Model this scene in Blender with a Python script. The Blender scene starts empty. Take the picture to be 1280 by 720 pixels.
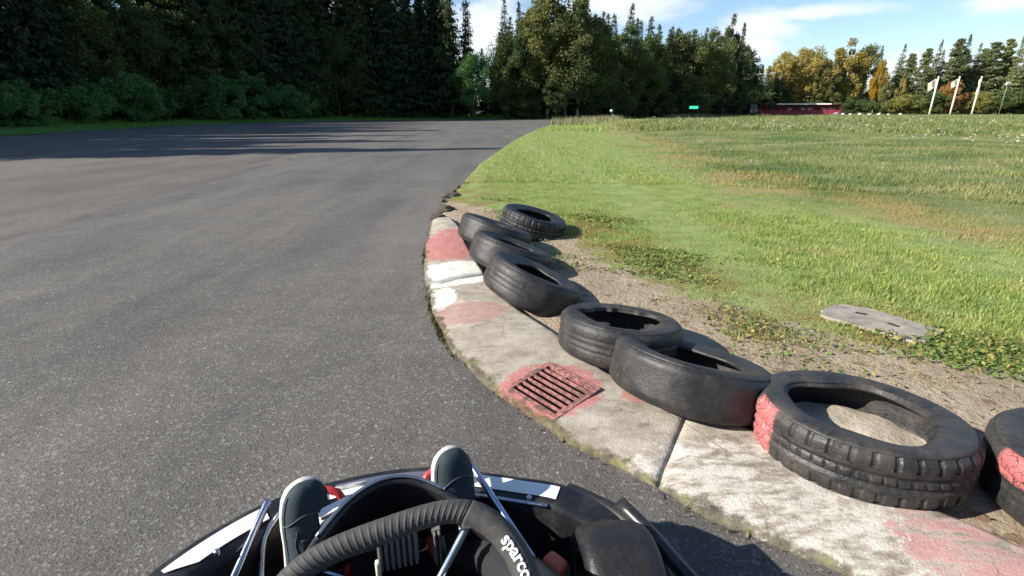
import bpy, bmesh, math, random
import numpy as np
from mathutils import Vector, Matrix, noise as mnoise
random.seed(7); rng = np.random.default_rng(7)
sc = bpy.context.scene
COL = sc.collection
PI = math.pi
H = 1.1
PITCH = math.atan(223/640)
CP, SP = math.cos(PITCH), math.sin(PITCH)
SUN_AZ, SUN_EL = math.radians(-102), math.radians(30)

# ---------------------------------------------------------------- helpers
def at(px, py, z=0.0):
    """place on the horizontal plane z seen in that direction of the photograph"""
    X = (px-640)/640; Y = (360-py)/640
    t = (z-H)/(-SP+CP*Y)
    return (X*t, (CP+SP*Y)*t)
def dirx(px): return (px-640)/640/(CP+SP*223/640)
def top_z(py, y):
    Y = (360-py)/640
    return H + y*(-SP+CP*Y)/(CP+SP*Y)

def link(o, parent=None):
    COL.objects.link(o)
    if parent is not None: o.parent = parent
    return o
def tag(o, label=None, cat=None, group=None, kind=None):
    if label: o['label'] = label
    if cat: o['category'] = cat
    if group: o['group'] = group
    if kind: o['kind'] = kind
    return o
def empty(name, loc=(0,0,0), rz=0.0):
    o = bpy.data.objects.new(name, None); o.location = loc; o.rotation_euler = (0,0,rz)
    o.empty_display_size = .1
    return link(o)
def mesh_obj(name, verts, faces, mat=None, parent=None, smooth=True):
    me = bpy.data.meshes.new(name); me.from_pydata([tuple(v) for v in verts], [], faces); me.update()
    if smooth: me.polygons.foreach_set('use_smooth', [True]*len(me.polygons))
    if mat: me.materials.append(mat)
    return link(bpy.data.objects.new(name, me), parent)
def bm_obj(name, bm, mat=None, parent=None, smooth=False):
    bmesh.ops.recalc_face_normals(bm, faces=bm.faces[:])
    me = bpy.data.meshes.new(name); bm.to_mesh(me); bm.free()
    if smooth: me.polygons.foreach_set('use_smooth', [True]*len(me.polygons))
    if mat: me.materials.append(mat)
    return link(bpy.data.objects.new(name, me), parent)
def add_box(bm, c, s, rot=None, bevel=0.0):
    r = bmesh.ops.create_cube(bm, size=1.0)
    vs = r['verts']
    for v in vs: v.co = Vector((v.co.x*s[0], v.co.y*s[1], v.co.z*s[2]))
    if bevel > 0:
        es = list({e for v in vs for e in v.link_edges})
        b = bmesh.ops.bevel(bm, geom=es, offset=bevel, segments=2, affect='EDGES', profile=.6)
        vs = list({v for f in b['faces'] for v in f.verts} | {v for v in vs if v.is_valid})
    M = Matrix.Translation(c) @ (rot.to_4x4() if rot is not None else Matrix())
    for v in vs: v.co = M @ v.co
def add_tube(bm, pts, rad, seg=10, cap=True):
    pts = [Vector(p) for p in pts]; n = len(pts)
    rads = rad if isinstance(rad, (list, tuple)) else [rad]*n
    rings = []; up = None
    for i, p in enumerate(pts):
        d = (pts[min(i+1, n-1)]-pts[max(i-1, 0)]).normalized()
        if up is None:
            up = Vector((0,0,1)) if abs(d.z) < .9 else Vector((1,0,0))
        a = d.cross(up).normalized(); b = a.cross(d).normalized(); up = b
        rings.append([bm.verts.new(p+rads[i]*(math.cos(2*PI*k/seg)*a+math.sin(2*PI*k/seg)*b)) for k in range(seg)])
    for i in range(n-1):
        for k in range(seg):
            bm.faces.new((rings[i][k], rings[i][(k+1)%seg], rings[i+1][(k+1)%seg], rings[i+1][k]))
    if cap:
        bm.faces.new(rings[0][::-1]); bm.faces.new(rings[-1])
def add_lathe(bm, prof, seg=32, M=None, closed=False, rfun=None):
    """profile of (r, z) turned round z"""
    rings = []
    for k in range(seg):
        a = 2*PI*k/seg; ring = []
        for (r, z) in prof:
            rr = r if rfun is None else rfun(r, z, a)
            co = Vector((rr*math.cos(a), rr*math.sin(a), z))
            ring.append(bm.verts.new(M @ co if M is not None else co))
        rings.append(ring)
    m = len(prof)
    for k in range(seg):
        A, B = rings[k], rings[(k+1)%seg]
        for j in range(m if closed else m-1):
            bm.faces.new((A[j], B[j], B[(j+1)%m], A[(j+1)%m]))
def smooth_curve(pts, n):
    """Catmull-Rom through points"""
    P = [Vector(p) for p in pts]; P = [2*P[0]-P[1]]+P+[2*P[-1]-P[-2]]
    L = [0]
    for i in range(1, len(P)-2): L.append(L[-1]+(P[i+1]-P[i]).length)
    out = []
    for k in range(n):
        s = L[-1]*k/(n-1); i = 0
        while i < len(L)-2 and s > L[i+1]: i += 1
        t = (s-L[i])/max(1e-9, L[i+1]-L[i])
        a, b, c, d = P[i], P[i+1], P[i+2], P[i+3]
        out.append(.5*((2*b)+(c-a)*t+(2*a-5*b+4*c-d)*t*t+(3*b-a-3*c+d)*t**3))
    return out

# ---------------------------------------------------------------- materials
class N:
    def __init__(s, name):
        s.m = bpy.data.materials.new(name); s.m.use_nodes = True
        s.t = s.m.node_tree; s.t.nodes.clear()
        s.out = s.t.nodes.new('ShaderNodeOutputMaterial')
        s.b = s.t.nodes.new('ShaderNodeBsdfPrincipled'); s.t.links.new(s.b.outputs[0], s.out.inputs[0])
    def node(s, typ, **kw):
        n = s.t.nodes.new(typ)
        for k, v in kw.items(): setattr(n, k, v)
        return n
    def set(s, n, key, v):
        if v is None: return
        if hasattr(v, 'is_linked') or isinstance(v, bpy.types.NodeSocket): s.t.links.new(v, n.inputs[key])
        else:
            if isinstance(v, (tuple, list)) and len(v) == 3 and n.inputs[key].type == 'RGBA': v = (*v, 1)
            n.inputs[key].default_value = v
    def coord(s, which='Object'): return s.node('ShaderNodeTexCoord').outputs[which]
    def pos(s): return s.node('ShaderNodeNewGeometry').outputs['Position']
    def mapping(s, vec, scale=(1,1,1), rot=(0,0,0), loc=(0,0,0)):
        n = s.node('ShaderNodeMapping'); s.set(n, 'Vector', vec)
        n.inputs['Scale'].default_value = scale; n.inputs['Rotation'].default_value = rot; n.inputs['Location'].default_value = loc
        return n.outputs[0]
    def noise(s, vec, scale, detail=4, rough=.55, dist=0):
        n = s.node('ShaderNodeTexNoise'); s.set(n, 'Vector', vec)
        n.inputs['Scale'].default_value = scale; n.inputs['Detail'].default_value = detail
        n.inputs['Roughness'].default_value = rough; n.inputs['Distortion'].default_value = dist
        return n.outputs['Fac']
    def voro(s, vec, scale, feature='F1', out='Distance', rand=1):
        n = s.node('ShaderNodeTexVoronoi', feature=feature); s.set(n, 'Vector', vec)
        n.inputs['Scale'].default_value = scale; n.inputs['Randomness'].default_value = rand
        return n.outputs[out]
    def ramp(s, fac, stops, interp='LINEAR'):
        n = s.node('ShaderNodeValToRGB'); s.set(n, 'Fac', fac); cr = n.color_ramp; cr.interpolation = interp
        while len(cr.elements) > 1: cr.elements.remove(cr.elements[0])
        for i, (p, c) in enumerate(stops):
            e = cr.elements[0] if i == 0 else cr.elements.new(p)
            e.position = p; e.color = (*c, 1) if isinstance(c, (tuple, list)) else (c, c, c, 1)
        return n.outputs[0]
    def step(s, x, a, b):
        n = s.node('ShaderNodeMapRange', interpolation_type='SMOOTHSTEP'); s.set(n, 'Value', x)
        n.inputs['From Min'].default_value = a; n.inputs['From Max'].default_value = b
        return n.outputs[0]
    def math(s, op, a, b=None, clamp=False):
        n = s.node('ShaderNodeMath', operation=op, use_clamp=clamp)
        s.set(n, 0, a)
        if b is not None: s.set(n, 1, b)
        return n.outputs[0]
    def mix(s, f, a, b, mode='MIX'):
        n = s.node('ShaderNodeMix', data_type='RGBA', blend_type=mode)
        s.set(n, 0, f)
        s.set(n, 6, a); s.set(n, 7, b)
        return n.outputs[2]
    def attr(s, name, out='Fac'):
        n = s.node('ShaderNodeAttribute', attribute_name=name); return n.outputs[out]
    def bump(s, h, strength=.3, dist=.01):
        n = s.node('ShaderNodeBump'); s.set(n, 'Height', h)
        n.inputs['Strength'].default_value = strength; n.inputs['Distance'].default_value = dist
        s.t.links.new(n.outputs[0], s.b.inputs['Normal'])
    def blob(s, pos, c, r, k=.35, scale=18):
        """noisy patch of paint round a point of the ground plan"""
        n = s.node('ShaderNodeVectorMath', operation='SUBTRACT'); s.set(n, 0, pos); n.inputs[1].default_value = (c[0], c[1], 0)
        m = s.node('ShaderNodeVectorMath', operation='MULTIPLY'); s.set(m, 0, n.outputs[0]); m.inputs[1].default_value = (1/r[0], 1/r[1], 0)
        l = s.node('ShaderNodeVectorMath', operation='LENGTH'); s.set(l, 0, m.outputs[0])
        nz = s.noise(pos, scale, 9, .74)
        d = s.math('ADD', l.outputs['Value'], s.math('MULTIPLY', s.math('SUBTRACT', nz, .5), k*5))
        return s.math('SUBTRACT', 1, s.step(d, .84, .95))
    def fin(s, base=None, rough=None, metal=None, spec=None):
        if base is not None: s.set(s.b, 'Base Color', base)
        if rough is not None: s.set(s.b, 'Roughness', rough)
        if metal is not None: s.set(s.b, 'Metallic', metal)
        if spec is not None: s.set(s.b, 'Specular IOR Level', spec)
        return s.m

def simple(name, c, rough=.5, metal=0, var=.15, scale=30, bump=0, spec=None):
    n = N(name); f = n.noise(n.coord(), scale, 5)
    col = n.ramp(f, [(.3, tuple(x*(1-var) for x in c)), (.7, tuple(min(1, x*(1+var)) for x in c))])
    if bump: n.bump(f, bump, .003)
    return n.fin(col, n.math('ADD', n.math('MULTIPLY', n.math('SUBTRACT', f, .5), .25), rough), metal, spec)

def mat_asphalt():
    n = N('asphalt_surface'); p = n.pos()
    fine = n.noise(p, 210, 3, .7); agg = n.voro(p, 120, out='Color')
    big = n.noise(p, .55, 5, .6); mid = n.noise(p, 6, 5, .65)
    c = n.ramp(fine, [(.28, (.070,.064,.055)), (.5, (.122,.113,.099)), (.75, (.182,.168,.148))])
    sep = n.node('ShaderNodeSeparateColor'); n.set(sep, 0, agg)
    st = n.math('GREATER_THAN', sep.outputs[0], .90)
    c = n.mix(n.math('MULTIPLY', st, .5), c, (.29,.28,.26))
    dk = n.math('LESS_THAN', sep.outputs[0], .12)
    sv_ = n.node('ShaderNodeTexVoronoi'); n.set(sv_, 'Vector', p); sv_.inputs['Scale'].default_value = 34
    sc2 = n.node('ShaderNodeSeparateColor'); n.set(sc2, 0, sv_.outputs['Color'])
    spk = n.math('MULTIPLY', n.math('GREATER_THAN', sc2.outputs[0], .95), n.math('LESS_THAN', sv_.outputs['Distance'], .16))
    c = n.mix(n.math('MULTIPLY', spk, .8), c, (.50,.48,.44))
    c = n.mix(n.math('MULTIPLY', dk, .5), c, (.05,.048,.046))
    tint = n.ramp(big, [(.32, (.80,.79,.79)), (.5, (1,1,1)), (.7, (1.12,1.09,1.05))])
    c = n.mix(1, c, tint, 'MULTIPLY')
    c = n.mix(1, c, n.ramp(mid, [(.3, (.86,.86,.86)), (.7, (1.1,1.1,1.1))]), 'MULTIPLY')
    # rubbered-in racing line near the kerb and older reddish mix on the far left, wear of the surface itself
    lane = n.noise(n.mapping(p, (.5,.08,1), (0,0,.15)), 3, 4, .6)
    c = n.mix(1, c, n.ramp(lane, [(.35, (.76,.76,.77)), (.65, (1.10,1.09,1.07))]), 'MULTIPLY')
    dv = n.node('ShaderNodeVectorMath', operation='MULTIPLY_ADD'); n.set(dv, 0, p); dv.inputs[1].default_value = (1/.55,1/2.6,0); dv.inputs[2].default_value = (.95/.55,-5.0/2.6,0)
    dl = n.node('ShaderNodeVectorMath', operation='LENGTH'); n.set(dl, 0, dv.outputs[0])
    dust = n.math('MULTIPLY', n.math('SUBTRACT', 1, n.step(dl.outputs['Value'], .2, 1.2)), n.noise(p, 2.5, 5, .65))
    c = n.mix(n.math('MULTIPLY', dust, .45), c, (.24,.215,.185))
    # seam between two lanes of paving
    sx = n.node('ShaderNodeSeparateXYZ'); n.set(sx, 0, p)
    sl = n.math('SUBTRACT', n.math('SUBTRACT', n.math('MULTIPLY', sx.outputs[1], -.085), sx.outputs[0]), 4.2)
    sl = n.math('ADD', sl, n.math('MULTIPLY', n.math('SUBTRACT', n.noise(p, 1.2, 5), .5), .5))
    left = n.step(sl, -.1, .1)
    seam = n.math('MULTIPLY', n.math('SUBTRACT', 1, n.step(n.math('ABSOLUTE', sl), .0, .10)), n.step(n.noise(p, 3, 3), .40, .6))
    c = n.mix(n.math('MULTIPLY', left, .55), c, n.mix(1, c, (1.0,.90,.87), 'MULTIPLY'))
    c = n.mix(n.math('MULTIPLY', seam, .55), c, (.05,.045,.045))
    n.bump(n.math('ADD', fine, n.math('MULTIPLY', n.voro(p, 120), .6)), .55, .006)
    return n.fin(c, .82, 0, .35)

def field_colour(n, p, edge):
    e = n.math('ADD', edge, n.math('MULTIPLY', n.math('SUBTRACT', n.noise(p, .35, 4, .6), .5), 5))
    a = n.noise(n.mapping(p, (.45,1.0,1)), .8, 7, .72)
    b = n.noise(p, 4.5, 5, .65)
    mown = n.ramp(b, [(.3, (.21,.29,.080)), (.5, (.30,.385,.115)), (.72, (.41,.44,.175))])
    rough = n.ramp(a, [(.32, (.085,.145,.042)), (.44, (.155,.210,.068)), (.56, (.265,.290,.12)), (.70, (.40,.375,.20))])
    mown = n.mix(n.math('MULTIPLY', n.step(n.noise(n.mapping(p, (.8,1.5,1), (0,0,.4)), 1.1, 6, .7), .52, .68), .6), mown, (.38,.35,.16))
    c = n.mix(n.step(e, 3.2, 5.6), mown, rough)
    band = n.math('SUBTRACT', 1, n.step(n.math('ABSOLUTE', n.math('SUBTRACT', e, 4.6)), .2, 1.4))
    c = n.mix(n.math('MULTIPLY', band, n.step(n.noise(p, .9, 4), .42, .62)), c, (.38,.32,.15))
    dry = n.math('SUBTRACT', 1, n.step(n.attr('dirt'), .15, 1.2))
    return n.mix(n.math('MULTIPLY', dry, n.step(n.noise(p, 3, 4), .38, .6)), c, (.30,.265,.09))

def mat_field():
    n = N('field_soil_and_turf'); p = n.pos()
    g = n.mix(1, field_colour(n, p, n.attr('edge')), (.72,.72,.72), 'MULTIPLY')
    d1 = n.noise(p, 3.2, 6, .65); d2 = n.noise(p, 45, 4, .7)
    soil = n.ramp(d1, [(.28, (.27,.205,.140)), (.5, (.36,.285,.20)), (.72, (.44,.36,.26))])
    soil = n.mix(1, soil, n.ramp(d2, [(.3, (.78,.77,.76)), (.7, (1.10,1.10,1.10))]), 'MULTIPLY')
    leaf = n.voro(p, 26, out='Color'); sp = n.node('ShaderNodeSeparateColor'); n.set(sp, 0, leaf)
    soil = n.mix(n.math('MULTIPLY', n.math('GREATER_THAN', sp.outputs[1], .93), .6), soil, (.13,.07,.035))
    dirt = n.math('ADD', n.attr('dirt'), n.math('MULTIPLY', n.math('SUBTRACT', n.noise(p, 5, 5, .7), .5), 1.1))
    c = n.mix(n.step(dirt, -.08, .10), soil, g)
    n.bump(n.math('ADD', n.noise(p, 30, 5, .7), n.math('MULTIPLY', d2, .5)), .7, .03)
    return n.fin(c, .92, 0, .2)

def mat_blades():
    n = N('grass_blades'); p = n.pos()
    c = field_colour(n, p, n.attr('edge'))
    r = n.attr('rnd')
    c = n.mix(1, c, n.ramp(r, [(0, (.70,.74,.66)), (.6, (1.08,1.05,1.0)), (.88, (1.3,1.15,1.0)), (1, (1.7,1.35,1.15))]), 'MULTIPLY')
    n.fin(c, .6, 0, .25)
    tr = n.node('ShaderNodeBsdfTranslucent'); n.set(tr, 'Color', c)
    mx = n.node('ShaderNodeMixShader'); mx.inputs[0].default_value = .42
    n.t.links.new(n.b.outputs[0], mx.inputs[1]); n.t.links.new(tr.outputs[0], mx.inputs[2]); n.t.links.new(mx.outputs[0], n.out.inputs[0])
    return n.m

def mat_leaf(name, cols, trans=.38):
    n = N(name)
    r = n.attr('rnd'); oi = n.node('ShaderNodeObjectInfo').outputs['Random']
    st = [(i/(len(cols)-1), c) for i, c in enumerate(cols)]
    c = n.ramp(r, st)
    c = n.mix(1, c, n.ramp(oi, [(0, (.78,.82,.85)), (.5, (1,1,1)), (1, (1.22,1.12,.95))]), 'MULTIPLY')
    n.fin(c, .65, 0, .25)
    tr = n.node('ShaderNodeBsdfTranslucent'); n.set(tr, 'Color', c)
    mx = n.node('ShaderNodeMixShader'); mx.inputs[0].default_value = trans
    n.t.links.new(n.b.outputs[0], mx.inputs[1]); n.t.links.new(tr.outputs[0], mx.inputs[2]); n.t.links.new(mx.outputs[0], n.out.inputs[0])
    return n.m

def mat_bark(name, c, birch=False):
    n = N(name); o = n.coord()
    f = n.noise(n.mapping(o, (1,1,.25)), 9, 5, .7)
    col = n.ramp(f, [(.3, tuple(x*.5 for x in c)), (.65, c)])
    if birch:
        col = n.mix(n.step(n.noise(n.mapping(o, (.6,.6,3)), 2.5, 4, .7), .56, .64), (.42,.40,.36), (.06,.05,.045))
    n.bump(f, .6, .02)
    return n.fin(col, .85)

def mat_rubber(name, dust=.5, bump=.25, base=.016):
    n = N(name); o = n.coord(); p = n.pos()
    f = n.noise(o, 7, 5, .65); g = n.noise(o, 60, 4, .7)
    d = n.math('MULTIPLY', n.step(n.math('ADD', n.math('MULTIPLY', f, .7), n.math('MULTIPLY', g, .3)), .36, .72), dust)
    c = n.mix(d, (base,base,base*1.03), (.125,.108,.088))
    crk = n.step(n.voro(n.mapping(o, (1,1,2.2)), 42, 'DISTANCE_TO_EDGE'), .0, .05)
    fl = n.noise(n.mapping(o, (1,1,.3)), 55, 5, .75)
    c = n.mix(n.math('MULTIPLY', n.step(fl, .60, .70), .35), c, (.16,.14,.115))
    n.bump(n.math('ADD', n.math('ADD', f, n.math('MULTIPLY', g, .8)), n.math('MULTIPLY', crk, .22)), bump*1.3, .006)
    return n, c, n.math('ADD', n.math('MULTIPLY', d, .5), .42)

M = {}
M['asphalt'] = mat_asphalt()
M['field'] = mat_field()
M['blades'] = mat_blades()
M['bark'] = mat_bark('spruce_bark', (.10,.075,.055))
M['pinebark'] = mat_bark('pine_bark', (.22,.12,.07))
M['birch'] = mat_bark('birch_bark', (.6,.58,.54), True)
M['spruce'] = mat_leaf('spruce_needles', [(.033,.058,.024), (.052,.084,.031), (.080,.112,.042)], .2)
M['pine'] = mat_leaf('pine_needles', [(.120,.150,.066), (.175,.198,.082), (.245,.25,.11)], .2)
M['pale'] = mat_leaf('pale_olive_leaves', [(.095,.118,.038), (.155,.175,.056), (.235,.235,.084)])
M['green'] = mat_leaf('green_leaves', [(.060,.100,.030), (.095,.138,.042), (.145,.178,.058)])
M['lush'] = mat_leaf('lush_leaves', [(.075,.170,.045), (.120,.245,.070), (.185,.31,.10)])
M['olive'] = mat_leaf('olive_leaves', [(.16,.17,.05), (.24,.24,.07), (.33,.30,.095)])
M['gold'] = mat_leaf('golden_leaves', [(.29,.24,.07), (.42,.335,.09), (.52,.42,.115)])
M['yellow'] = mat_leaf('yellow_leaves', [(.26,.18,.025), (.36,.25,.03), (.44,.31,.04)])
M['orange'] = mat_leaf('orange_leaves', [(.22,.115,.040), (.30,.165,.055), (.38,.21,.07)])
M['rust'] = mat_leaf('rusty_leaves', [(.050,.052,.028), (.075,.068,.035), (.105,.085,.042)])

# ---------------------------------------------------------------- camera, light, sky
cam = bpy.data.cameras.new('camera'); cam.sensor_width = 36; cam.lens = 18; cam.clip_start = .02; cam.clip_end = 3000
co = link(bpy.data.objects.new('camera', cam)); co.location = (0,0,H); co.rotation_euler = (PI/2-PITCH, 0, 0)
sc.camera = co
sd = Vector((math.sin(SUN_AZ)*math.cos(SUN_EL), math.cos(SUN_AZ)*math.cos(SUN_EL), math.sin(SUN_EL)))
sun = bpy.data.lights.new('sun', 'SUN'); sun.energy = 4.8; sun.angle = math.radians(.53); sun.color = (1,.945,.86)
so = link(bpy.data.objects.new('sun', sun)); so.rotation_euler = (-sd).to_track_quat('-Z', 'Y').to_euler(); so.location = (-30,0,40)

wd = bpy.data.worlds.new('World'); sc.world = wd; wd.use_nodes = True
T = wd.node_tree; T.nodes.clear()
wo = T.nodes.new('ShaderNodeOutputWorld'); bg = T.nodes.new('ShaderNodeBackground'); T.links.new(bg.outputs[0], wo.inputs[0])
sky = T.nodes.new('ShaderNodeTexSky'); sky.sky_type = 'NISHITA'; sky.sun_disc = False
sky.sun_elevation = SUN_EL; sky.sun_rotation = SUN_AZ % (2*PI); sky.air_density = 1.0; sky.dust_density = .3; sky.ozone_density = 3.2
bg.inputs['Strength'].default_value = .085
tc = T.nodes.new('ShaderNodeTexCoord')
def wn(t, **kw):
    n = T.nodes.new(t)
    for k, v in kw.items(): setattr(n, k, v)
    return n
def wmath(op, a, b):
    n = wn('ShaderNodeMath', operation=op)
    for i, v in enumerate((a, b)):
        if isinstance(v, (int, float)): n.inputs[i].default_value = v
        else: T.links.new(v, n.inputs[i])
    return n.outputs[0]
def cloud_blob(px, py, rx, rz):
    X = (px-640)/640; Y = (360-py)/640
    v = Vector((X, CP+SP*Y, -SP+CP*Y)).normalized()
    s = wn('ShaderNodeVectorMath', operation='SUBTRACT'); T.links.new(tc.outputs['Generated'], s.inputs[0]); s.inputs[1].default_value = v
    m = wn('ShaderNodeVectorMath', operation='MULTIPLY'); T.links.new(s.outputs[0], m.inputs[0]); m.inputs[1].default_value = (1/rx, 1/rx, 1/rz)
    l = wn('ShaderNodeVectorMath', operation='LENGTH'); T.links.new(m.outputs[0], l.inputs[0])
    return wmath('MAXIMUM', wmath('SUBTRACT', 1.25, l.outputs['Value']), 0)
nz = wn('ShaderNodeTexNoise'); mp = wn('ShaderNodeMapping'); mp.inputs['Scale'].default_value = (1,1,2.6)
T.links.new(tc.outputs['Generated'], mp.inputs[0]); T.links.new(mp.outputs[0], nz.inputs['Vector'])
nz.inputs['Scale'].default_value = 4.2; nz.inputs['Detail'].default_value = 7; nz.inputs['Roughness'].default_value = .58
bl = None
for b in [(800,2,.17,.05), (602,35,.10,.10), (950,28,.10,.04), (1010,16,.16,.018), (940,58,.06,.035), (1275,-4,.10,.03), (470,60,.25,.12), (1130,95,.30,.03)]:
    k = cloud_blob(*b); bl = k if bl is None else wmath('MAXIMUM', bl, k)
cv = wmath('ADD', wmath('MULTIPLY', bl, .42), nz.outputs['Fac'])
mr = wn('ShaderNodeMapRange', interpolation_type='SMOOTHSTEP'); T.links.new(cv, mr.inputs[0]); mr.inputs[1].default_value = .66; mr.inputs[2].default_value = .92
cm = wn('ShaderNodeMix', data_type='RGBA'); T.links.new(wmath('MULTIPLY', mr.outputs[0], .9), cm.inputs[0])
T.links.new(sky.outputs[0], cm.inputs[6]); cm.inputs[7].default_value = (6.2,6.4,6.8,1)
T.links.new(cm.outputs[2], bg.inputs[0])
sc.view_settings.view_transform = 'Standard'; sc.view_settings.look = 'None'; sc.view_settings.gamma = 1
sc.view_settings.exposure = 1.0
sc.cycles.max_bounces = 6; sc.cycles.diffuse_bounces = 3; sc.cycles.transparent_max_bounces = 4
sc.cycles.use_denoising = True; sc.cycles.sample_clamp_indirect = 6

# ---------------------------------------------------------------- ground, asphalt, field
def mat_floor():
    n = N('forest_floor'); p = n.pos(); f = n.noise(p, .8, 6, .65)
    return n.fin(n.ramp(f, [(.3, (.028,.030,.014)), (.5, (.045,.060,.022)), (.7, (.075,.065,.035))]), .95, 0, .1)
gr = mesh_obj('ground', [(-1500,-1500,-.03),(1500,-1500,-.03),(1500,1500,-.03),(-1500,1500,-.03)], [(0,1,2,3)], mat_floor(), smooth=False); tag(gr, kind='structure')

LEFT = [(-30,-25),(-27,0),(-23.2,15),(-22.4,23.5),(-24.6,42),(-14,59.5),(-4,64),(9,67),(32,90),(62,117),(125,133),(255,142)]
BX = [(-8,9),(-3,4.2),(.3,2.05),(.95,1.42),(1.12,1.21),(1.36,.94),(1.62,.66),(1.86,.41),(2.27,.24),(2.65,0.01),(3.05,-.16),(3.6,-.30),(4.4,-.42),(5.0,-.62),(5.9,-.84),(6.8,-.80),(8.5,-.78),(11.2,-.69),(15,-.35),(20.4,.1),(30,1.3),(43,3.4),(60,11),(88,31),(112,61),(126,120),(133,250)]
by, bx = np.array([b[0] for b in BX]), np.array([b[1] for b in BX])
def Bx(y): return np.interp(y, by, bx)
DX = [(-8,12),(-3,6.2),(1,2.9),(1.85,2.13),(2.06,1.93),(2.35,1.62),(2.62,1.40),(3.0,1.05),(3.7,.64),(4.5,.48),(5.3,.30),(5.9,-.35),(6.6,-.9),(9,-1.1),(200,-5)]
dy_, dx_ = np.array([d[0] for d in DX]), np.array([d[1] for d in DX])
def dirt_of(x, y):
    d = x-np.interp(y, dy_, dx_)
    return np.where(y > 9, 3.0, d)
bpoly = np.stack([bx, by], 1)
def edge_of(x, y):
    P = np.stack([x, y], -1); best = np.full(x.shape, 1e9)
    for i in range(len(bpoly)-1):
        a, b = bpoly[i], bpoly[i+1]; ab = b-a
        t = np.clip(((P-a)@ab)/(ab@ab), 0, 1)
        d = np.linalg.norm(P-(a+t[..., None]*ab), axis=-1); best = np.minimum(best, d)
    return best
_ph = rng.uniform(0, 6.28, 24); _dr = rng.uniform(0, 6.28, 24)
def vnoise(x, y, k0=0, n=8, f0=.5, fm=1.7):
    s = np.zeros_like(x); a = 1.0
    for i in range(n):
        f = f0*fm**i
        s += a*np.sin(f*(x*math.cos(_dr[k0+i])+y*math.sin(_dr[k0+i]))+_ph[k0+i]); a *= .68
    return s/2
def field_z(x, y, e):
    near = np.clip(e/.35, 0, 1)
    far = np.clip((e-2)/8, 0, 1)
    return .012+near*(.022+.008*vnoise(x, y, 0, 8, 2.5, 1.8))+far*(.10+.07*vnoise(x, y, 8, 6, .25, 1.8))

# asphalt: between the forest side and the field
av = []; af = []
ny = 90
ys = np.linspace(0, 1, ny)
lp = smooth_curve([(x, y, 0) for x, y in LEFT], ny)
rp_y = np.interp(np.linspace(0, 1, ny), [0, 1], [-25, 133])
for i in range(ny):
    yy = lp[i].y
    rx = float(np.interp(min(yy, 130), np.concatenate([[-25], by]), np.concatenate([[30], bx])))+1.2
    a = lp[i]; b = Vector((max(rx, a.x+1.5), min(yy, 131) if yy > 125 else yy, 0))
    if b.x < a.x: b.x = a.x+6
    for k in range(7): av.append(a.lerp(b, k/6))
for i in range(ny-1):
    for k in range(6): af.append((i*7+k, i*7+k+1, i*7+8+k, i*7+7+k))
tag(mesh_obj('asphalt_track', av, af, M['asphalt'], smooth=False), kind='structure')

rows = np.concatenate([np.linspace(-7.9, .3, 30), np.linspace(.36, 7, 150), 7*np.exp(np.linspace(.02, math.log(132/7), 110))])
tt = np.linspace(0, 1, 120)
X = np.zeros((len(rows), 120)); Y = np.zeros_like(X)
for i, y in enumerate(rows):
    x0 = Bx(y); X[i] = x0+(300-x0)*tt**4.2*.9+(tt*3.6 if x0 < 100 else tt*1); Y[i] = y
E_ = edge_of(X, Y); Z = field_z(X, Y, E_)
Z[:, 0] = -.01
V = np.stack([X, Y, Z], -1).reshape(-1, 3)
nr, nc = X.shape
F = [(i*nc+k, i*nc+k+1, (i+1)*nc+k+1, (i+1)*nc+k) for i in range(nr-1) for k in range(nc-1)]
fo = mesh_obj('grass_field', V, F, M['field']); tag(fo, kind='structure')
def put_attr(me, name, vals):
    a = me.attributes.new(name, 'FLOAT', 'POINT'); a.data.foreach_set('value', np.ascontiguousarray(vals, dtype=np.float32).ravel())
put_attr(fo.data, 'edge', E_); put_attr(fo.data, 'dirt', dirt_of(X, Y))

def tris_obj(name, V, mat, attrs, per=3, faces=None):
    me = bpy.data.meshes.new(name); n = len(V)
    me.vertices.add(n); me.vertices.foreach_set('co', np.ascontiguousarray(V, dtype=np.float32).ravel())
    nf = n//per
    me.loops.add(n); me.loops.foreach_set('vertex_index', np.arange(n, dtype=np.int32))
    me.polygons.add(nf); me.polygons.foreach_set('loop_start', np.arange(0, n, per, dtype=np.int32))
    me.update(calc_edges=True)
    for k, v in attrs.items(): put_attr(me, k, v)
    me.materials.append(mat)
    return me

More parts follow.
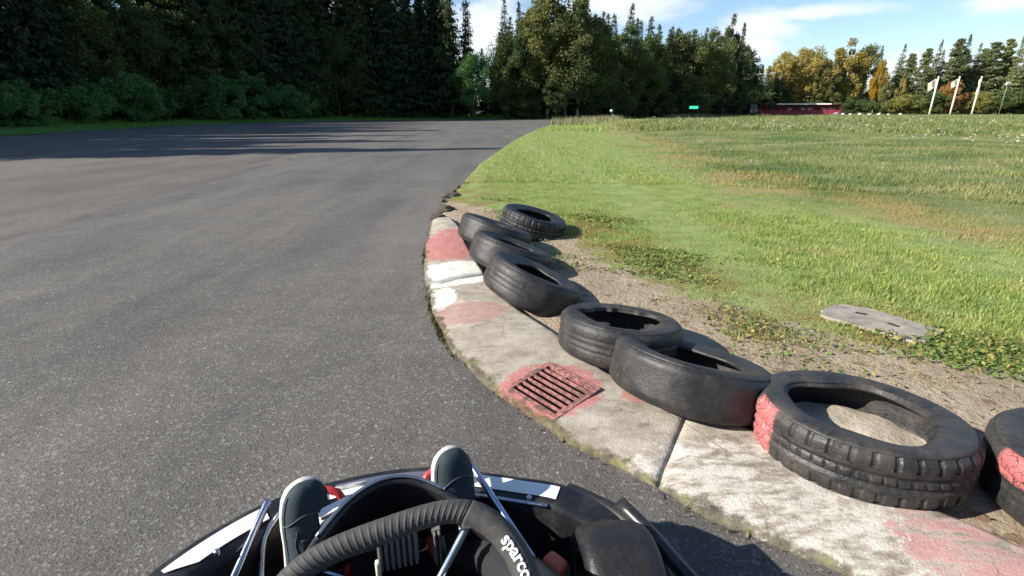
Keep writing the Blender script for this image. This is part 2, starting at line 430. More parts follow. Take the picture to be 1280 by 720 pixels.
def blades(x, y, z, h, w, lean=.45):
    n = len(x); a = rng.uniform(0, 2*PI, n); b = rng.uniform(0, 2*PI, n); l = h*rng.uniform(.1, 1, n)*lean*1.6
    V = np.zeros((n, 3, 3))
    V[:,0] = np.stack([x-np.cos(a)*w/2, y-np.sin(a)*w/2, z-.005], 1)
    V[:,1] = np.stack([x+np.cos(a)*w/2, y+np.sin(a)*w/2, z-.005], 1)
    V[:,2] = np.stack([x+np.cos(b)*l, y+np.sin(b)*l, z+h], 1)
    return V
def scatter_field(n, d0, d1, hh, ww, clump=0.0, power=1.0):
    d = d0+(d1-d0)*rng.random(n)**power
    az = rng.uniform(-8, 58, n)*PI/180
    x, y = d*np.sin(az), d*np.cos(az)
    ok = (x > Bx(y)+.01) & (y < 131) & (y > .5)
    x, y = x[ok], y[ok]
    g = dirt_of(x, y)+.8*vnoise(x, y, 3, 8, 3.0, 1.7)*.9
    p = np.clip((g+.16)/.50, 0.035, 1)
    if clump: p *= np.clip(.55+clump*vnoise(x, y, 5, 8, 3.5, 1.6), .06, 1)
    ok = rng.random(len(x)) < p
    for s in SLABS:   # nothing grows through the concrete cover
        ok &= (((x-s[0])/s[2])**2+((y-s[1])/s[2])**2) > 1
    x, y = x[ok], y[ok]; e = edge_of(x, y)
    z = field_z(x, y, e)
    sc_ = 1+.35*vnoise(x, y, 2, 8, 1.2, 1.7)+np.where(e > 4.5, .6, -.1)
    h = hh*rng.uniform(.45, 1.25, len(x))*np.clip(sc_, .5, np.where(e > 4.5, 2.2, 1.2))
    w = ww*rng.uniform(.6, 1.4, len(x))
    return blades(x, y, z, h, w), e, dirt_of(x, y)
SLABS = [(1.93,2.49,.145), (1.84,2.58,.10), (2.0,2.40,.10)]
parts = [scatter_field(440000, 2.2, 8.5, .019, .0046, .6, 1.0), scatter_field(50000, 2.2, 6, .036, .009, 1.2, 1.0),
         scatter_field(225000, 8, 30, .042, .013, .5, 1.3), scatter_field(145000, 28, 140, .13, .055, .4, 1.2)]
BV = np.concatenate([p[0] for p in parts]); be = np.concatenate([p[1] for p in parts]); bd = np.concatenate([p[2] for p in parts])
br = rng.random(len(BV))
me = tris_obj('field_grass', BV.reshape(-1, 3), M['blades'], {'edge': np.repeat(be, 3), 'dirt': np.repeat(bd, 3), 'rnd': np.repeat(br, 3)})
tag(link(bpy.data.objects.new('field_grass', me)), 'short mown grass of the infield beside the tyres', 'grass', kind='stuff')

# white seed heads scattered over the rough part of the infield
n = 7000; d = 8+100*rng.random(n)**1.15; az = rng.uniform(4, 46, n)*PI/180; x, y = d*np.sin(az), d*np.cos(az)
e = edge_of(x, y); ok = (x > Bx(y)) & (e > 3.8) & (y < 128) & (vnoise(x, y, 6, 8, .35, 1.8) > .45); x, y, e = x[ok], y[ok], e[ok]
z = field_z(x, y, e); hh = rng.uniform(.16, .36, len(x)); r = np.clip(.014+.0008*np.hypot(x, y), .012, .055)*rng.uniform(.5, 1.3, len(x))
Vf = []
for k in range(3):
    a0 = rng.uniform(0, 2*PI, len(x)); c = np.stack([x, y, z+hh], 1)
    t = np.zeros((len(x), 3, 3))
    for j in range(3):
        t[:, j] = c+np.stack([np.cos(a0+j*2.1)*r, np.sin(a0+j*2.1)*r, rng.uniform(-.5, .7, len(x))*r], 1)
    Vf.append(t)
    s = blades(x, y, z, hh, np.full(len(x), .006), .05) if k == 0 else None
Vf = np.concatenate(Vf).reshape(-1, 3)
me = tris_obj('wildflowers', Vf, simple('seed_head_white', (.62,.60,.50), .8), {})
tag(link(bpy.data.objects.new('wildflowers', me)), 'white seed heads sprinkled over the rough infield grass', 'wildflowers', kind='stuff')

# pebbles and dead leaves on the bare strip
n = 1100; y = rng.uniform(.8, 6, n); x = Bx(y)+rng.uniform(0, 1, n)*(np.interp(y, dy_, dx_)-Bx(y)+.35); ok = x > Bx(y); x, y = x[ok], y[ok]
z = field_z(x, y, edge_of(x, y)); t = np.zeros((len(x), 4, 3)); s = rng.uniform(.003, .014, len(x))
a = rng.uniform(0, 2*PI, len(x))
for j in range(4): t[:, j] = np.stack([x+np.cos(a+j*PI/2)*s*(1 if j%2 else .5), y+np.sin(a+j*PI/2)*s*(1 if j%2 else .5), z+rng.uniform(0, 1, len(x))*s+.002], 1)
me = tris_obj('leaf_litter', t.reshape(-1, 3), mat_leaf('litter', [(.10,.06,.035), (.25,.19,.12), (.36,.31,.24)], 0), {'rnd': np.repeat(rng.random(len(x)), 4)}, per=4)
tag(link(bpy.data.objects.new('leaf_litter', me)), 'dead leaves and grit on the bare soil behind the tyres', 'litter', kind='stuff')

# straw-coloured weeds along the far edge of the infield
n = 5000; y = rng.uniform(38, 92, n); x = Bx(y)+np.abs(rng.normal(0, 1.6, n)); ok = vnoise(x, y, 1, 8, .3, 1.7) > -.15; x, y = x[ok], y[ok]
e = edge_of(x, y); V_ = blades(x, y, field_z(x, y, e), rng.uniform(.2, .65, len(x)), rng.uniform(.03, .08, len(x)), .6)
me = tris_obj('dry_weeds', V_.reshape(-1, 3), mat_leaf('straw', [(.16,.17,.07), (.30,.27,.14), (.46,.41,.25)], .3), {'rnd': np.repeat(rng.random(len(x)), 3)})
tag(link(bpy.data.objects.new('dry_weeds', me)), 'straw coloured weeds along the far edge of the infield', 'weeds', kind='stuff')
# low broad-leaved weeds and yellowed leaves where the turf meets the bare strip
n = 80000; y = rng.uniform(1.2, 6.5, n); x = np.interp(y, dy_, dx_)+rng.normal(.20, .42, n)
cl = vnoise(x*1.3, y*1.3, 7, 8, 3.2, 1.6); ok = (x > Bx(y)+.45) & (cl > .15) & (rng.random(n) < np.clip(cl, .1, 1)*.75)
for s in SLABS: ok &= (((x-s[0])/s[2])**2+((y-s[1])/s[2])**2) > 1
x, y = x[ok], y[ok]; z = field_z(x, y, edge_of(x, y)); m_ = len(x)
def _u(v): return v/(np.linalg.norm(v, axis=-1, keepdims=True)+1e-9)
dv = _u(np.stack([rng.normal(0, 1, m_), rng.normal(0, 1, m_), rng.uniform(0, .9, m_)], 1)); sv = _u(np.cross(dv, rng.normal(0, .5, (m_, 3))+np.array([0, 0, 1.0])))
ln = rng.uniform(.010, .030, m_)[:, None]; c_ = np.stack([x, y, z+rng.uniform(.004, .030, m_)], 1)
t = np.stack([c_-dv*ln/2, c_+sv*ln*.3, c_+dv*ln/2, c_-sv*ln*.3], 1)
me = tris_obj('weeds', t.reshape(-1, 3), mat_leaf('weed_leaves', [(.07,.13,.03), (.12,.20,.045), (.17,.25,.06), (.34,.30,.08), (.42,.33,.12)], .3), {'rnd': np.repeat(rng.random(m_)**1.3, 4)}, per=4)
tag(link(bpy.data.objects.new('weeds', me)), 'low weeds and yellowed leaves along the edge of the bare soil', 'weeds', kind='stuff')

# left verge
def mat_verge():
    n = N('verge_turf'); p = n.pos(); f = n.noise(p, 1.5, 5, .6)
    return n.fin(n.ramp(f, [(.3, (.07,.17,.03)), (.6, (.12,.24,.05)), (.8, (.18,.25,.07))]), .9, 0, .1)
lpv = smooth_curve([(x, y, 0) for x, y in LEFT], 120); vv = []; vf = []
nor = []
for i, p in enumerate(lpv):
    t = lpv[min(i+1, 119)]-lpv[max(i-1, 0)]; nrm = Vector((-t.y, t.x, 0)).normalized(); nor.append(nrm)
    for k in range(9):
        wob = .25*math.sin(i*.9)+.15*math.sin(i*2.3)
        q = p+nrm*(k*1.1-.15+wob*(k == 0)); vv.append((q.x, q.y, .004+.05*k+.02*math.sin(i*1.7+k)))
for i in range(119):
    for k in range(8): vf.append((i*9+k, i*9+k+1, i*9+10+k, i*9+9+k))
tag(mesh_obj('grass_verge', vv, vf, mat_verge()), kind='structure')
n = 80000; i = rng.uniform(18, 95, n); i0 = np.clip(i.astype(int), 0, 118); fr = i-i0
LP = np.array([(p.x, p.y) for p in lpv]); NR = np.array([(p.x, p.y) for p in nor]); off = rng.uniform(-.1, 8.4, n)
xy = LP[i0]*(1-fr[:, None])+LP[i0+1]*fr[:, None]+NR[i0]*off[:, None]
h = rng.uniform(.06, .20, n)*(1+.18*off)
V_ = blades(xy[:, 0], xy[:, 1], .005+.045*off/1.1, h, .03*rng.uniform(.6, 1.5, n))
me = tris_obj('verge_grass', V_.reshape(-1, 3), mat_leaf('verge_blades', [(.08,.19,.03), (.12,.26,.04), (.19,.29,.06)]), {'rnd': np.repeat(rng.random(n), 3)})
tag(link(bpy.data.objects.new('verge_grass', me)), 'green grass of the verge along the forest edge', 'grass', kind='stuff')

# ---------------------------------------------------------------- concrete kerb in three castings
KL = smooth_curve([(-.84,5.35,0),(-.78,4.75,0),(-.72,4.2,0),(-.63,3.51,0),(-.535,3.1,0),(-.46,2.74,0),(-.32,2.31,0),(-.14,1.95,0),(.03,1.71,0),(.22,1.48,0),(.44,1.29,0),(.58,1.14,0),(.84,.97,0),(1.15,.74,0),(1.45,.40,0),(1.70,-.05,0),(1.9,-.6,0)], 420)
KR = smooth_curve([(-.66,5.25,0),(-.50,4.75,0),(-.40,4.2,0),(-.27,3.62,0),(-.16,3.2,0),(.0,2.72,0),(.23,2.30,0),(.40,1.92,0),(.66,1.67,0),(.93,1.40,0),(1.16,1.15,0),(1.32,.98,0),(1.55,.72,0),(1.80,.36,0),(2.02,-.1,0),(2.2,-.65,0)], 420)
def near_idx(C, p): return min(range(len(C)), key=lambda i: (C[i].x-p[0])**2+(C[i].y-p[1])**2)
# pair the curves by joints so that rungs run straight across
jl = [0, near_idx(KL, (-.54,3.12)), near_idx(KL, (.45,1.28)), 419]
jr = [0, near_idx(KR, (-.17,3.26)), near_idx(KR, (.67,1.66)), 419]
def kerb_pt(u, v):
    """u 0..3 along (integers are the joints), v 0..1 from the track side to the tyre side"""
    k = min(2, int(u)); f = u-k
    def P(C, j):
        s = j[k]+(j[k+1]-j[k])*f; i = min(int(s), 418); return C[i].lerp(C[i+1], s-i)
    return P(KL, jl).lerp(P(KR, jr), v)
def kerb_h(v, u):
    base = .020+.042*v+.012*math.sin(PI*v)
    if u < .995: base += .022*max(0, (u-.3)/.7)**.5*(1-.4*v) if u > .3 else 0
    return base
def mat_concrete(name):
    n = N(name); p = n.pos(); v = n.attr('v')
    f = n.noise(p, 7, 6, .68); g = n.noise(n.mapping(p, (9,26,10), (0,0,.75)), 1, 6, .7); fine = n.noise(p, 130, 4, .7)
    pit = n.voro(p, 70)
    c = n.ramp(f, [(.28, (.23,.20,.16)), (.48, (.335,.30,.245)), (.68, (.425,.385,.32))])
    c = n.mix(1, c, n.ramp(g, [(.28, (.46,.44,.41)), (.42, (.92,.91,.90)), (.70, (1.14,1.13,1.11))]), 'MULTIPLY')
    c = n.mix(1, c, n.ramp(fine, [(.3, (.86,.86,.86)), (.7, (1.08,1.08,1.08))]), 'MULTIPLY')
    # leftovers of white and red paint
    def paint(c, blobs, col, am, gate=None):
        m = None
        for (b, r, k) in blobs:
            q = n.blob(p, b, r, k); m = q if m is None else n.math('MAXIMUM', m, q)
        if gate is not None: m = n.math('MULTIPLY', m, gate)
        return n.mix(n.math('MULTIPLY', m, am), c, col)
    wear = n.step(n.noise(p, 38, 6, .75), .36, .52); wear2 = n.step(g, .40, .56)
    W = n.mix(f, (.60,.58,.52), (.70,.68,.62))
    c = paint(c, [((-.40,3.30), (.40,.26), .10), ((-.44,2.86), (.12,.20), .16)], W, .92)
    c = paint(c, [((1.2,.85), (.8,.35), .25), ((.62,1.22), (.35,.25), .3)], W, .55, wear2)
    R_ = n.mix(n.noise(p, 20, 4), (.34,.11,.10), (.46,.19,.17))
    c = paint(c, [((-.45,4.15), (.36,.62), .16)], R_, .9, n.step(n.noise(n.mapping(p, (1.2,.5,1)), 22, 6, .75), .33, .46))
    c = paint(c, [((-.26,2.62), (.26,.17), .22)], R_, .50, wear)
    c = paint(c, [((.150,1.81), (.235,.205), .14)], R_, .85, n.step(n.noise(p, 26, 5, .7), .33, .43))
    c = paint(c, [((1.22,.99), (.26,.20), .30), ((.52,1.72), (.12,.06), .35), ((1.60,.45), (.3,.3), .3)], R_, .7, wear2)
    # dirt, moss and lichen along the low edge
    e = n.math('ADD', v, n.math('MULTIPLY', n.math('SUBTRACT', n.noise(p, 16, 5, .7), .5), .30))
    mcol = n.ramp(n.noise(p, 24, 4), [(.38, (.045,.036,.025)), (.54, (.075,.068,.028)), (.70, (.16,.155,.05))])
    c = n.mix(n.math('MULTIPLY', n.math('SUBTRACT', 1, n.step(e, .015, .09)), .85), c, mcol)
    b_ = n.math('ADD', v, n.math('MULTIPLY', n.math('SUBTRACT', n.noise(p, 12, 5, .7), .5), .3))
    c = n.mix(n.math('MULTIPLY', n.step(b_, .90, 1.03), .7), c, (.17,.135,.095))
    cr = n.math('SUBTRACT', 1, n.step(n.voro(n.mix(.12, p, n.node('ShaderNodeTexNoise').outputs['Color']), 3.1, 'DISTANCE_TO_EDGE'), .0, .012))
    c = n.mix(n.math('MULTIPLY', cr, n.math('MULTIPLY', n.step(n.noise(p, 2.0, 3), .5, .6), .6)), c, (.10,.085,.065))
    hgt = n.math('ADD', n.math('ADD', n.math('MULTIPLY', g, 1.0), n.math('MULTIPLY', f, .6)), n.math('MULTIPLY', fine, .35))
    n.bump(n.math('SUBTRACT', hgt, n.math('MULTIPLY', n.math('SUBTRACT', 1, n.step(pit, .0, .25)), .2)), .75, .012)
    return n.fin(c, .85, 0, .25)
M['concrete'] = mat_concrete('kerb_concrete')
GC_ = (.160, 1.800); GD_ = math.atan2(-.40, .33)
def kerb_segment(u0, u1, nu, label):
    VS = [-.02, .0, .006, .015, .03, .06, .11, .17, .24, .32, .40, .48, .56, .64, .72, .80, .87, .93, .965, .985, 1.0, 1.01]
    verts = []; vat = []
    for i in range(nu+1):
        u = u0+(u1-u0)*i/nu; endf = min(1, min(i, nu-i)/1.2)
        for k, v in enumerate(VS):
            p = kerb_pt(u, min(1, max(0, v)))
            if k == 0 or k == len(VS)-1: z = -.03
            elif k == 1 or k == len(VS)-2: z = .002
            else:
                ed = min(1, min(v-.0, 1-v)/.035)
                z = .55*kerb_h(v, u)+.45*kerb_h(v, u)*ed**.6
                z += .0045*mnoise.fractal(Vector((p.x*9, p.y*9, 0)), 1, 2, 4)-.009*(1-endf)
                if v < .05: z += .008*mnoise.noise(Vector((p.x*22, p.y*22, 3)))
            wob = .011*mnoise.fractal(Vector((p.x*5, p.y*5, 7)), 1, 2, 4) if v < .2 else 0
            verts.append((p.x+wob, p.y+wob, z)); vat.append(min(1, max(0, v)))
    m = len(VS); F = []
    for i in range(nu):
        for k in range(m-1):
            q = (i*m+k, (i+1)*m+k, (i+1)*m+k+1, i*m+k+1); cx = sum(verts[a][0] for a in q)/4-GC_[0]; cy = sum(verts[a][1] for a in q)/4-GC_[1]
            lx = cx*math.cos(GD_)+cy*math.sin(GD_); ly = -cx*math.sin(GD_)+cy*math.cos(GD_)
            if abs(lx) < .128 and abs(ly) < .104: continue   # the opening for the drain
            F.append(q)
    F.append(tuple(range(m))); F.append(tuple(nu*m+k for k in range(m))[::-1])
    o = mesh_obj('concrete_kerb', verts, F, M['concrete']); put_attr(o.data, 'v', np.array(vat))
    return tag(o, label, 'kerb', 'castings of the kerb round the bend')
kerb_segment(.02, .993, 70, 'far kerb casting with bright red paint and a raised white end')
kerb_segment(1.003, 1.9990, 110, 'middle kerb casting of worn concrete around the slotted drain grate')
kerb_segment(2.0010, 2.98, 110, 'near kerb casting of scraped pale concrete below the largest whole tyre')

# moss and soil in the gutter line along the kerb
n = 9000; V_ = []
u = rng.uniform(.2, 2.95, n); q = np.array([tuple(kerb_pt(a, 0)) for a in u])[:, :2]
clump = vnoise(q[:, 0]*1.6, q[:, 1]*1.6, 4, 8, 5, 1.6); keep = rng.random(n) < np.clip(.12+clump*.9, .03, 1)
q = q[keep]+rng.normal(0, .010, (keep.sum(), 2))-np.array([.004, .004])
V_ = blades(q[:, 0], q[:, 1], np.full(len(q), .0), rng.uniform(.006, .026, len(q)), rng.uniform(.004, .012, len(q)), .7)
me = tris_obj('gutter_moss', V_.reshape(-1, 3), mat_leaf('moss', [(.04,.032,.02), (.065,.055,.025), (.10,.095,.032), (.19,.18,.06)], 0), {'rnd': np.repeat(rng.random(len(q)), 3)})
tag(link(bpy.data.objects.new('gutter_moss', me)), 'yellow green moss and soil along the foot of the kerb', 'moss', kind='stuff')

# slotted drain grate lying in the kerb
cg = Vector((.155, 1.845, 0)); gdir = math.atan2(-.40, .33)
g = empty('drain_grate', (.160,1.800,.0455), gdir); tag(g, 'slotted drain grate with red paint remains set into the middle kerb casting', 'grate')
def mat_grate():
    n = N('rusty_painted_iron'); p = n.coord(); f = n.noise(p, 40, 5, .7)
    return n.fin(n.mix(n.step(f, .42, .60), (.11,.062,.052), (.36,.14,.125)), .8)
mg = mat_grate(); slope = Matrix.Rotation(math.radians(9), 3, 'X')
L_, Wd = .265, .215
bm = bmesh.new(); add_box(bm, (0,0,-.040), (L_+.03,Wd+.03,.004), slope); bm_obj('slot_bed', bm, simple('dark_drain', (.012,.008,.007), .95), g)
mf = mg
for k in range(8):
    bm = bmesh.new(); yy = -Wd/2+Wd*k/7; w_ = .024 if k in (0, 7) else .0085
    yy += (-.007 if k == 0 else .007 if k == 7 else 0)
    hb = .022 if k in (0, 7) else .014; add_box(bm, slope @ Vector((0, yy, .0065-hb/2-(0 if k in (0, 7) else .001))), (L_+(.03 if k in (0, 7) else 0), w_, hb), slope, .002); bm_obj('bar', bm, mg, g)
for sx in (-1, 1):
    bm = bmesh.new(); add_box(bm, slope @ Vector((sx*(L_/2+.004), 0, -.0055)), (.024, Wd-.012, .022), slope, .003); bm_obj('end_rail', bm, mg, g)

# concrete cover in the grass
sl = empty('concrete_cover', (1.93,2.50,.026), math.radians(-52)); tag(sl, 'grey concrete cover with two dark slots lying in the grass edge', 'concrete cover')
bm = bmesh.new(); ring = []
pts = []
for i in range(40):
    a = 2*PI*i/40; r = 1+.16*mnoise.noise(Vector((math.cos(a)*2, math.sin(a)*2, 3)))
    ca, sa = math.cos(a), math.sin(a)
    pts.append((.255*r*math.copysign(abs(ca)**.55, ca), .16*r*math.copysign(abs(sa)**.55, sa)))
top = [bm.verts.new((x*.97, y*.96, .02+.012*mnoise.noise(Vector((x*14, y*14, 1))))) for x, y in pts]; mid = [bm.verts.new((x, y, .008)) for x, y in pts]; bot = [bm.verts.new((x, y, -.06)) for x, y in pts]
bm.faces.new(top)
for i in range(40):
    j = (i+1)%40; bm.faces.new((top[i], mid[i], mid[j], top[j])); bm.faces.new((mid[i], bot[i], bot[j], mid[j]))
def mat_slab():
    n = N('old_grey_concrete'); p = n.coord(); f = n.noise(p, 14, 6, .7); g_ = n.noise(p, 90, 4, .7)
    c = n.ramp(f, [(.3, (.15,.13,.10)), (.45, (.25,.222,.178)), (.7, (.36,.325,.265))]); c = n.mix(n.math('MULTIPLY', n.step(g_, .6, .72), .6), c, (.10,.09,.075))
    n.bump(n.math('ADD', f, g_), .6, .006); return n.fin(c, .9)
bm_obj('slab', bm, mat_slab(), sl)
for (x, y, r) in ((-.09,.04,.3), (.075,-.005,-.2)):
    bm = bmesh.new(); add_box(bm, (x, y, .0235), (.052,.017,.003), Matrix.Rotation(r, 3, 'Z')); bm_obj('slot', bm, simple('slot_dark', (.02,.017,.014), .95), sl)

# ---------------------------------------------------------------- tyres
def tyre(name, loc, nrm, R, W, label, rb=.58, tread='worn', spin=0, dust=.55, red=None, seed=0, flat=0.0, bump=.3, rag=0):
    root = empty(name, loc); root['label'] = label; root['category'] = 'tyre'; root['group'] = 'old tyres lining the kerb'
    z = Vector((nrm[0], nrm[1], 1)).normalized()
    root.rotation_mode = 'QUATERNION'; root.rotation_quaternion = Vector((0,0,1)).rotation_difference(z) @ Matrix.Rotation(spin, 3, 'Z').to_quaternion()
    h = W/2; B = R*rb
    nd, col, rough = mat_rubber('rubber_'+name+str(seed), dust*.72, bump)
    if red:
        o = nd.coord(); sx = nd.node('ShaderNodeSeparateXYZ'); nd.set(sx, 0, o)
        ang = nd.math('ARCTAN2', sx.outputs[1], sx.outputs[0])
        da = nd.math('ABSOLUTE', nd.math('SUBTRACT', ang, red[0]))
        m = nd.math('SUBTRACT', 1, nd.step(nd.math('ADD', da, nd.math('MULTIPLY', nd.math('SUBTRACT', nd.noise(o, 14, 4), .5), .12)), red[1]-.03, red[1]+.03))
        wv = nd.node('ShaderNodeTexNoise'); nd.set(wv, 'Vector', o); wv.inputs['Scale'].default_value = 22; ck = nd.voro(nd.mix(.07, nd.mapping(o, (1,1,1.4)), wv.outputs['Color']), 40, 'DISTANCE_TO_EDGE'); m = nd.math('MULTIPLY', m, nd.step(ck, .01, .06)); hy = nd.math('SQRT', nd.math('ADD', nd.math('MULTIPLY', sx.outputs[0], sx.outputs[0]), nd.math('MULTIPLY', sx.outputs[1], sx.outputs[1]))); m = nd.math('MULTIPLY', m, nd.step(hy, R*.925, R*.945))
        m = nd.math('MULTIPLY', m, nd.step(nd.noise(o, 30, 4), .30, .40))
        if len(red) > 2: m = nd.math('MULTIPLY', m, nd.step(nd.math('ADD', sx.outputs[2], nd.math('MULTIPLY', nd.noise(o, 20, 4), .04)), red[2], red[2]+.012))
        col = nd.mix(nd.math('MULTIPLY', m, .93), col, nd.mix(nd.noise(o, 25), (.38,.085,.085), (.55,.19,.18)))
    mat = nd.fin(col, rough, 0, .4)
    sd_ = seed*3.1
    def dist(r, zz, a):
        d = 1+.020*math.sin(2*a+sd_)+.009*math.sin(3*a+sd_*2)+flat*math.cos(a-1.9)**2
        return r*d
    def tread_r(r, zz, a):
        k = 0
        if r > R*.955:
            if tread == 'block':
                az = abs(zz)
                if az > h*.42: k = -.0055 if (a*34/(2*PI)+(.12 if zz > 0 else .55)) % 1 < .30 else 0
                elif az < h*.16: k = -.005 if (a*52/(2*PI)+zz*6) % 1 < .28 else 0
                elif az < h*.30: k = -.006
            elif tread == 'ribbed':
                if .22*h < abs(zz) < .32*h or abs(zz) < .07*h: k = -.004
            k += .0016*mnoise.noise(Vector((math.cos(a)*9, math.sin(a)*9, zz*26+seed)))
        return dist(r+k, zz, a)
    s = .955
    zz = [.86, .80, .72, .62, .52, .43, .42, .31, .30, .17, .16, .05]
    prof = [(R*.957, .90*h)]+[(R*(.957+.043*min(1, (1-(q/.9)**2)*2.4)), q*h) for q in zz]
    prof += [(r, -z_) for r, z_ in prof[::-1]]
    inner = [(R*.93, -.84*h), (R*.95, -.55*h), (R*.955, 0), (R*.95, .55*h), (R*.93, .84*h)]
    bm = bmesh.new(); add_lathe(bm, prof+inner, 272 if tread == 'block' else 112, closed=True, rfun=tread_r); bm_obj('tread', bm, mat, root, tread != 'block')
    side = [(R*.958, .895*h), (R*.93, .97*h), (R*.90, 1.01*h), (R*.86, 1.03*h), (R*.80, 1.02*h), (R*.74, .985*h), (R*.70, .94*h), (R*.665, .90*h), (B+.012, .88*h), (B+.003, .84*h), (B, .76*h), (B+.004, .70*h), (B+.02, .72*h), (R*.72, .80*h), (R*.84, .88*h), (R*.92, .85*h)]
    for sg in (1, -1):
        pr = [(r, sg*z_) for r, z_ in side]
        def lip(r, zz_, a):  # soft wavy beads of an old tyre
            w = max(0, (R*.95-r)/(R*.95-B)); tear = rag*(max(0, mnoise.noise(Vector((math.cos(a)*2.2, math.sin(a)*2.2, seed)))-.08))
            return dist(r, zz_, a)+w*.013*math.sin(3*a+sd_)+w*.008*math.sin(5*a+sd_*2)-w*tear
        bm = bmesh.new(); add_lathe(bm, pr, 112, closed=True, rfun=lip); bm_obj('sidewall', bm, mat, root, True)
    return root
tyre('tyre', (1.113,1.418,.118), (.03,.07), .30, .172, 'near treaded tyre with a red painted end and pale soil seen through its hole', .635, 'block', PI, .75, (-.06,.20,-.2), 1)
tyre('tyre', (1.655,1.135,.125), (.0,.03), .295, .185, 'red smeared tyre at the right edge of the photograph', .6, 'ribbed', PI, .6, (.05,.30,.03), 2)
tyre('tyre', (.690,1.775,.122), (.21,.21), .295, .178, 'shiny bald tyre tilted onto the kerb right behind the near treaded tyre', .60, 'worn', 0, .45, None, 3, bump=.2)
tyre('tyre', (.495,2.150,.125), (.10,.14), .278, .172, 'grey ribbed tyre with a ragged open hole behind the shiny bald one', .66, 'ribbed', 0, .6, None, 4, .02, rag=.16)
tyre('tyre', (.118,2.88,.115), (.44,.10), .285, .192, 'thick dusty tyre tipped towards the field, just beyond the ribbed one with the ragged hole', .50, 'ribbed', 0, .55, None, 5)
tyre('tyre', (-.010,3.44,.140), (.36,.14), .285, .19, 'tyre with a narrow slit hole just beyond the thick dusty one', .50, 'worn', 0, .5, None, 6)
tyre('tyre', (-.135,3.96,.165), (.34,.16), .285, .19, 'tyre next to the red kerb end, last one resting on the kerb', .52, 'worn', 0, .5, (2.2,.3,.05), 7)
tyre('tyre', (.19,4.56,.125), (.28,-.02), .30, .20, 'farthest tyre, tipped towards the field at the end of the row', .55, 'block', .3, .1, None, 8)

z_ = .088; bm = bmesh.new(); rings_ = []
for i in range(9):
    r = .235*i/8; rings_.append([bm.verts.new((1.113+r*math.cos(2*PI*k/36), 1.418+r*math.sin(2*PI*k/36), z_-.25*r*r+.012*mnoise.fractal(Vector((r*math.cos(2*PI*k/36)*14, r*math.sin(2*PI*k/36)*14, 2)), 1, 2, 4))) for k in range(36)] if i else [bm.verts.new((1.113, 1.418, z_))])
for k in range(36): bm.faces.new((rings_[0][0], rings_[1][k], rings_[1][(k+1)%36]))
for i in range(1, 8):
    for k in range(36): bm.faces.new((rings_[i][k], rings_[i+1][k], rings_[i+1][(k+1)%36], rings_[i][(k+1)%36]))
ns = N('packed_soil'); sp_ = ns.pos(); sf = ns.noise(sp_, 9, 5, .65); sg = ns.noise(sp_, 60, 4, .7); ns.bump(ns.math('ADD', sf, sg), .6, .01)
so2 = bm_obj('soil', bm, ns.fin(ns.mix(1, ns.ramp(sf, [(.3, (.36,.30,.22)), (.7, (.50,.43,.33))]), ns.ramp(sg, [(.3, .75), (.7, 1.1)]), 'MULTIPLY'), .95), None, True); tag(so2, 'pale packed soil filling the hole of the near treaded tyre', 'soil')

# broken lumps where the kerb ends
mcl = simple('dark_clod', (.07,.055,.04), .95, 0, .5, 18, .8)
for (px, py, s) in [(543,273,.07), (553,264,.11), (551,252,.05), (561,246,.10), (570,235,.06), (565,240,.045), (556,277,.05)]:
    x, y = at(px, py); bm = bmesh.new(); bmesh.ops.create_icosphere(bm, subdivisions=3, radius=1)
    for v in bm.verts:
        k = 1+.45*mnoise.fractal(v.co*1.6+Vector((px, py, 0)), 1, 2, 4); v.co = Vector((v.co.x*s*(1+.5*math.sin(px))*k, v.co.y*s*1.2*k, v.co.z*s*.42*k))
    o = bm_obj('soil_clod', bm, mcl, None, True); o.location = (x+.03, y, .015)
    tag(o, 'dark lump of broken soil beside the far end of the red kerb', 'soil clod', 'soil lumps at the end of the kerb')

# ---------------------------------------------------------------- go-kart
YAW = math.radians(16.5)
cy_, sy_ = math.cos(YAW), math.sin(YAW)
def kl(px, py, z):
    """point of the kart's own frame seen at that place of the photograph, at height z"""
    x, y = at(px, py, z); return Vector((x*cy_+y*sy_, -x*sy_+y*cy_, z))
kart = empty('go_kart', (0,0,0), YAW); tag(kart, 'black go-kart with white nose panels turning right beside the kerb', 'go-kart')
def plastic(name, c, rough=.35, dirt=.25):
    n = N(name); o = n.coord(); f = n.noise(o, 9, 6, .65); g = n.noise(n.mapping(o, (6,30,20), (0,0,.5)), 4, 5, .7)
    d = n.math('MULTIPLY', n.step(n.math('ADD', n.math('MULTIPLY', f, .6), n.math('MULTIPLY', g, .4)), .42, .72), dirt)
    return n.fin(n.mix(d, c, (.13,.12,.105)), n.math('ADD', n.math('MULTIPLY', d, .6), rough))
M['bodywork'] = plastic('black_bodywork', (.012,.012,.014), .32, .32)
M['black'] = plastic('matt_black', (.010,.010,.012), .5, .2)
M['white_panel'] = plastic('white_sticker', (.84,.82,.78), .4, .08)
M['greyblue'] = plastic('grey_blue_sticker', (.10,.115,.16), .35, .2)
M['chrome'] = simple('blue_chrome', (.50,.56,.68), .22, 1.0, .15, 25)
M['steel'] = simple('bare_steel', (.55,.55,.56), .28, 1.0, .15, 25)
M['red'] = plastic('red_paint', (.50,.03,.035), .4, .2)
M['orange'] = M['orange']
M['orange_plastic'] = plastic('orange_plastic', (.62,.12,.05), .45, .15)
M['grip'] = simple('wheel_grip', (.045,.043,.040), .75, 0, .3, 60, .3)
M['suede'] = simple('wheel_suede', (.055,.051,.047), .8, 0, .3, 90, .4)

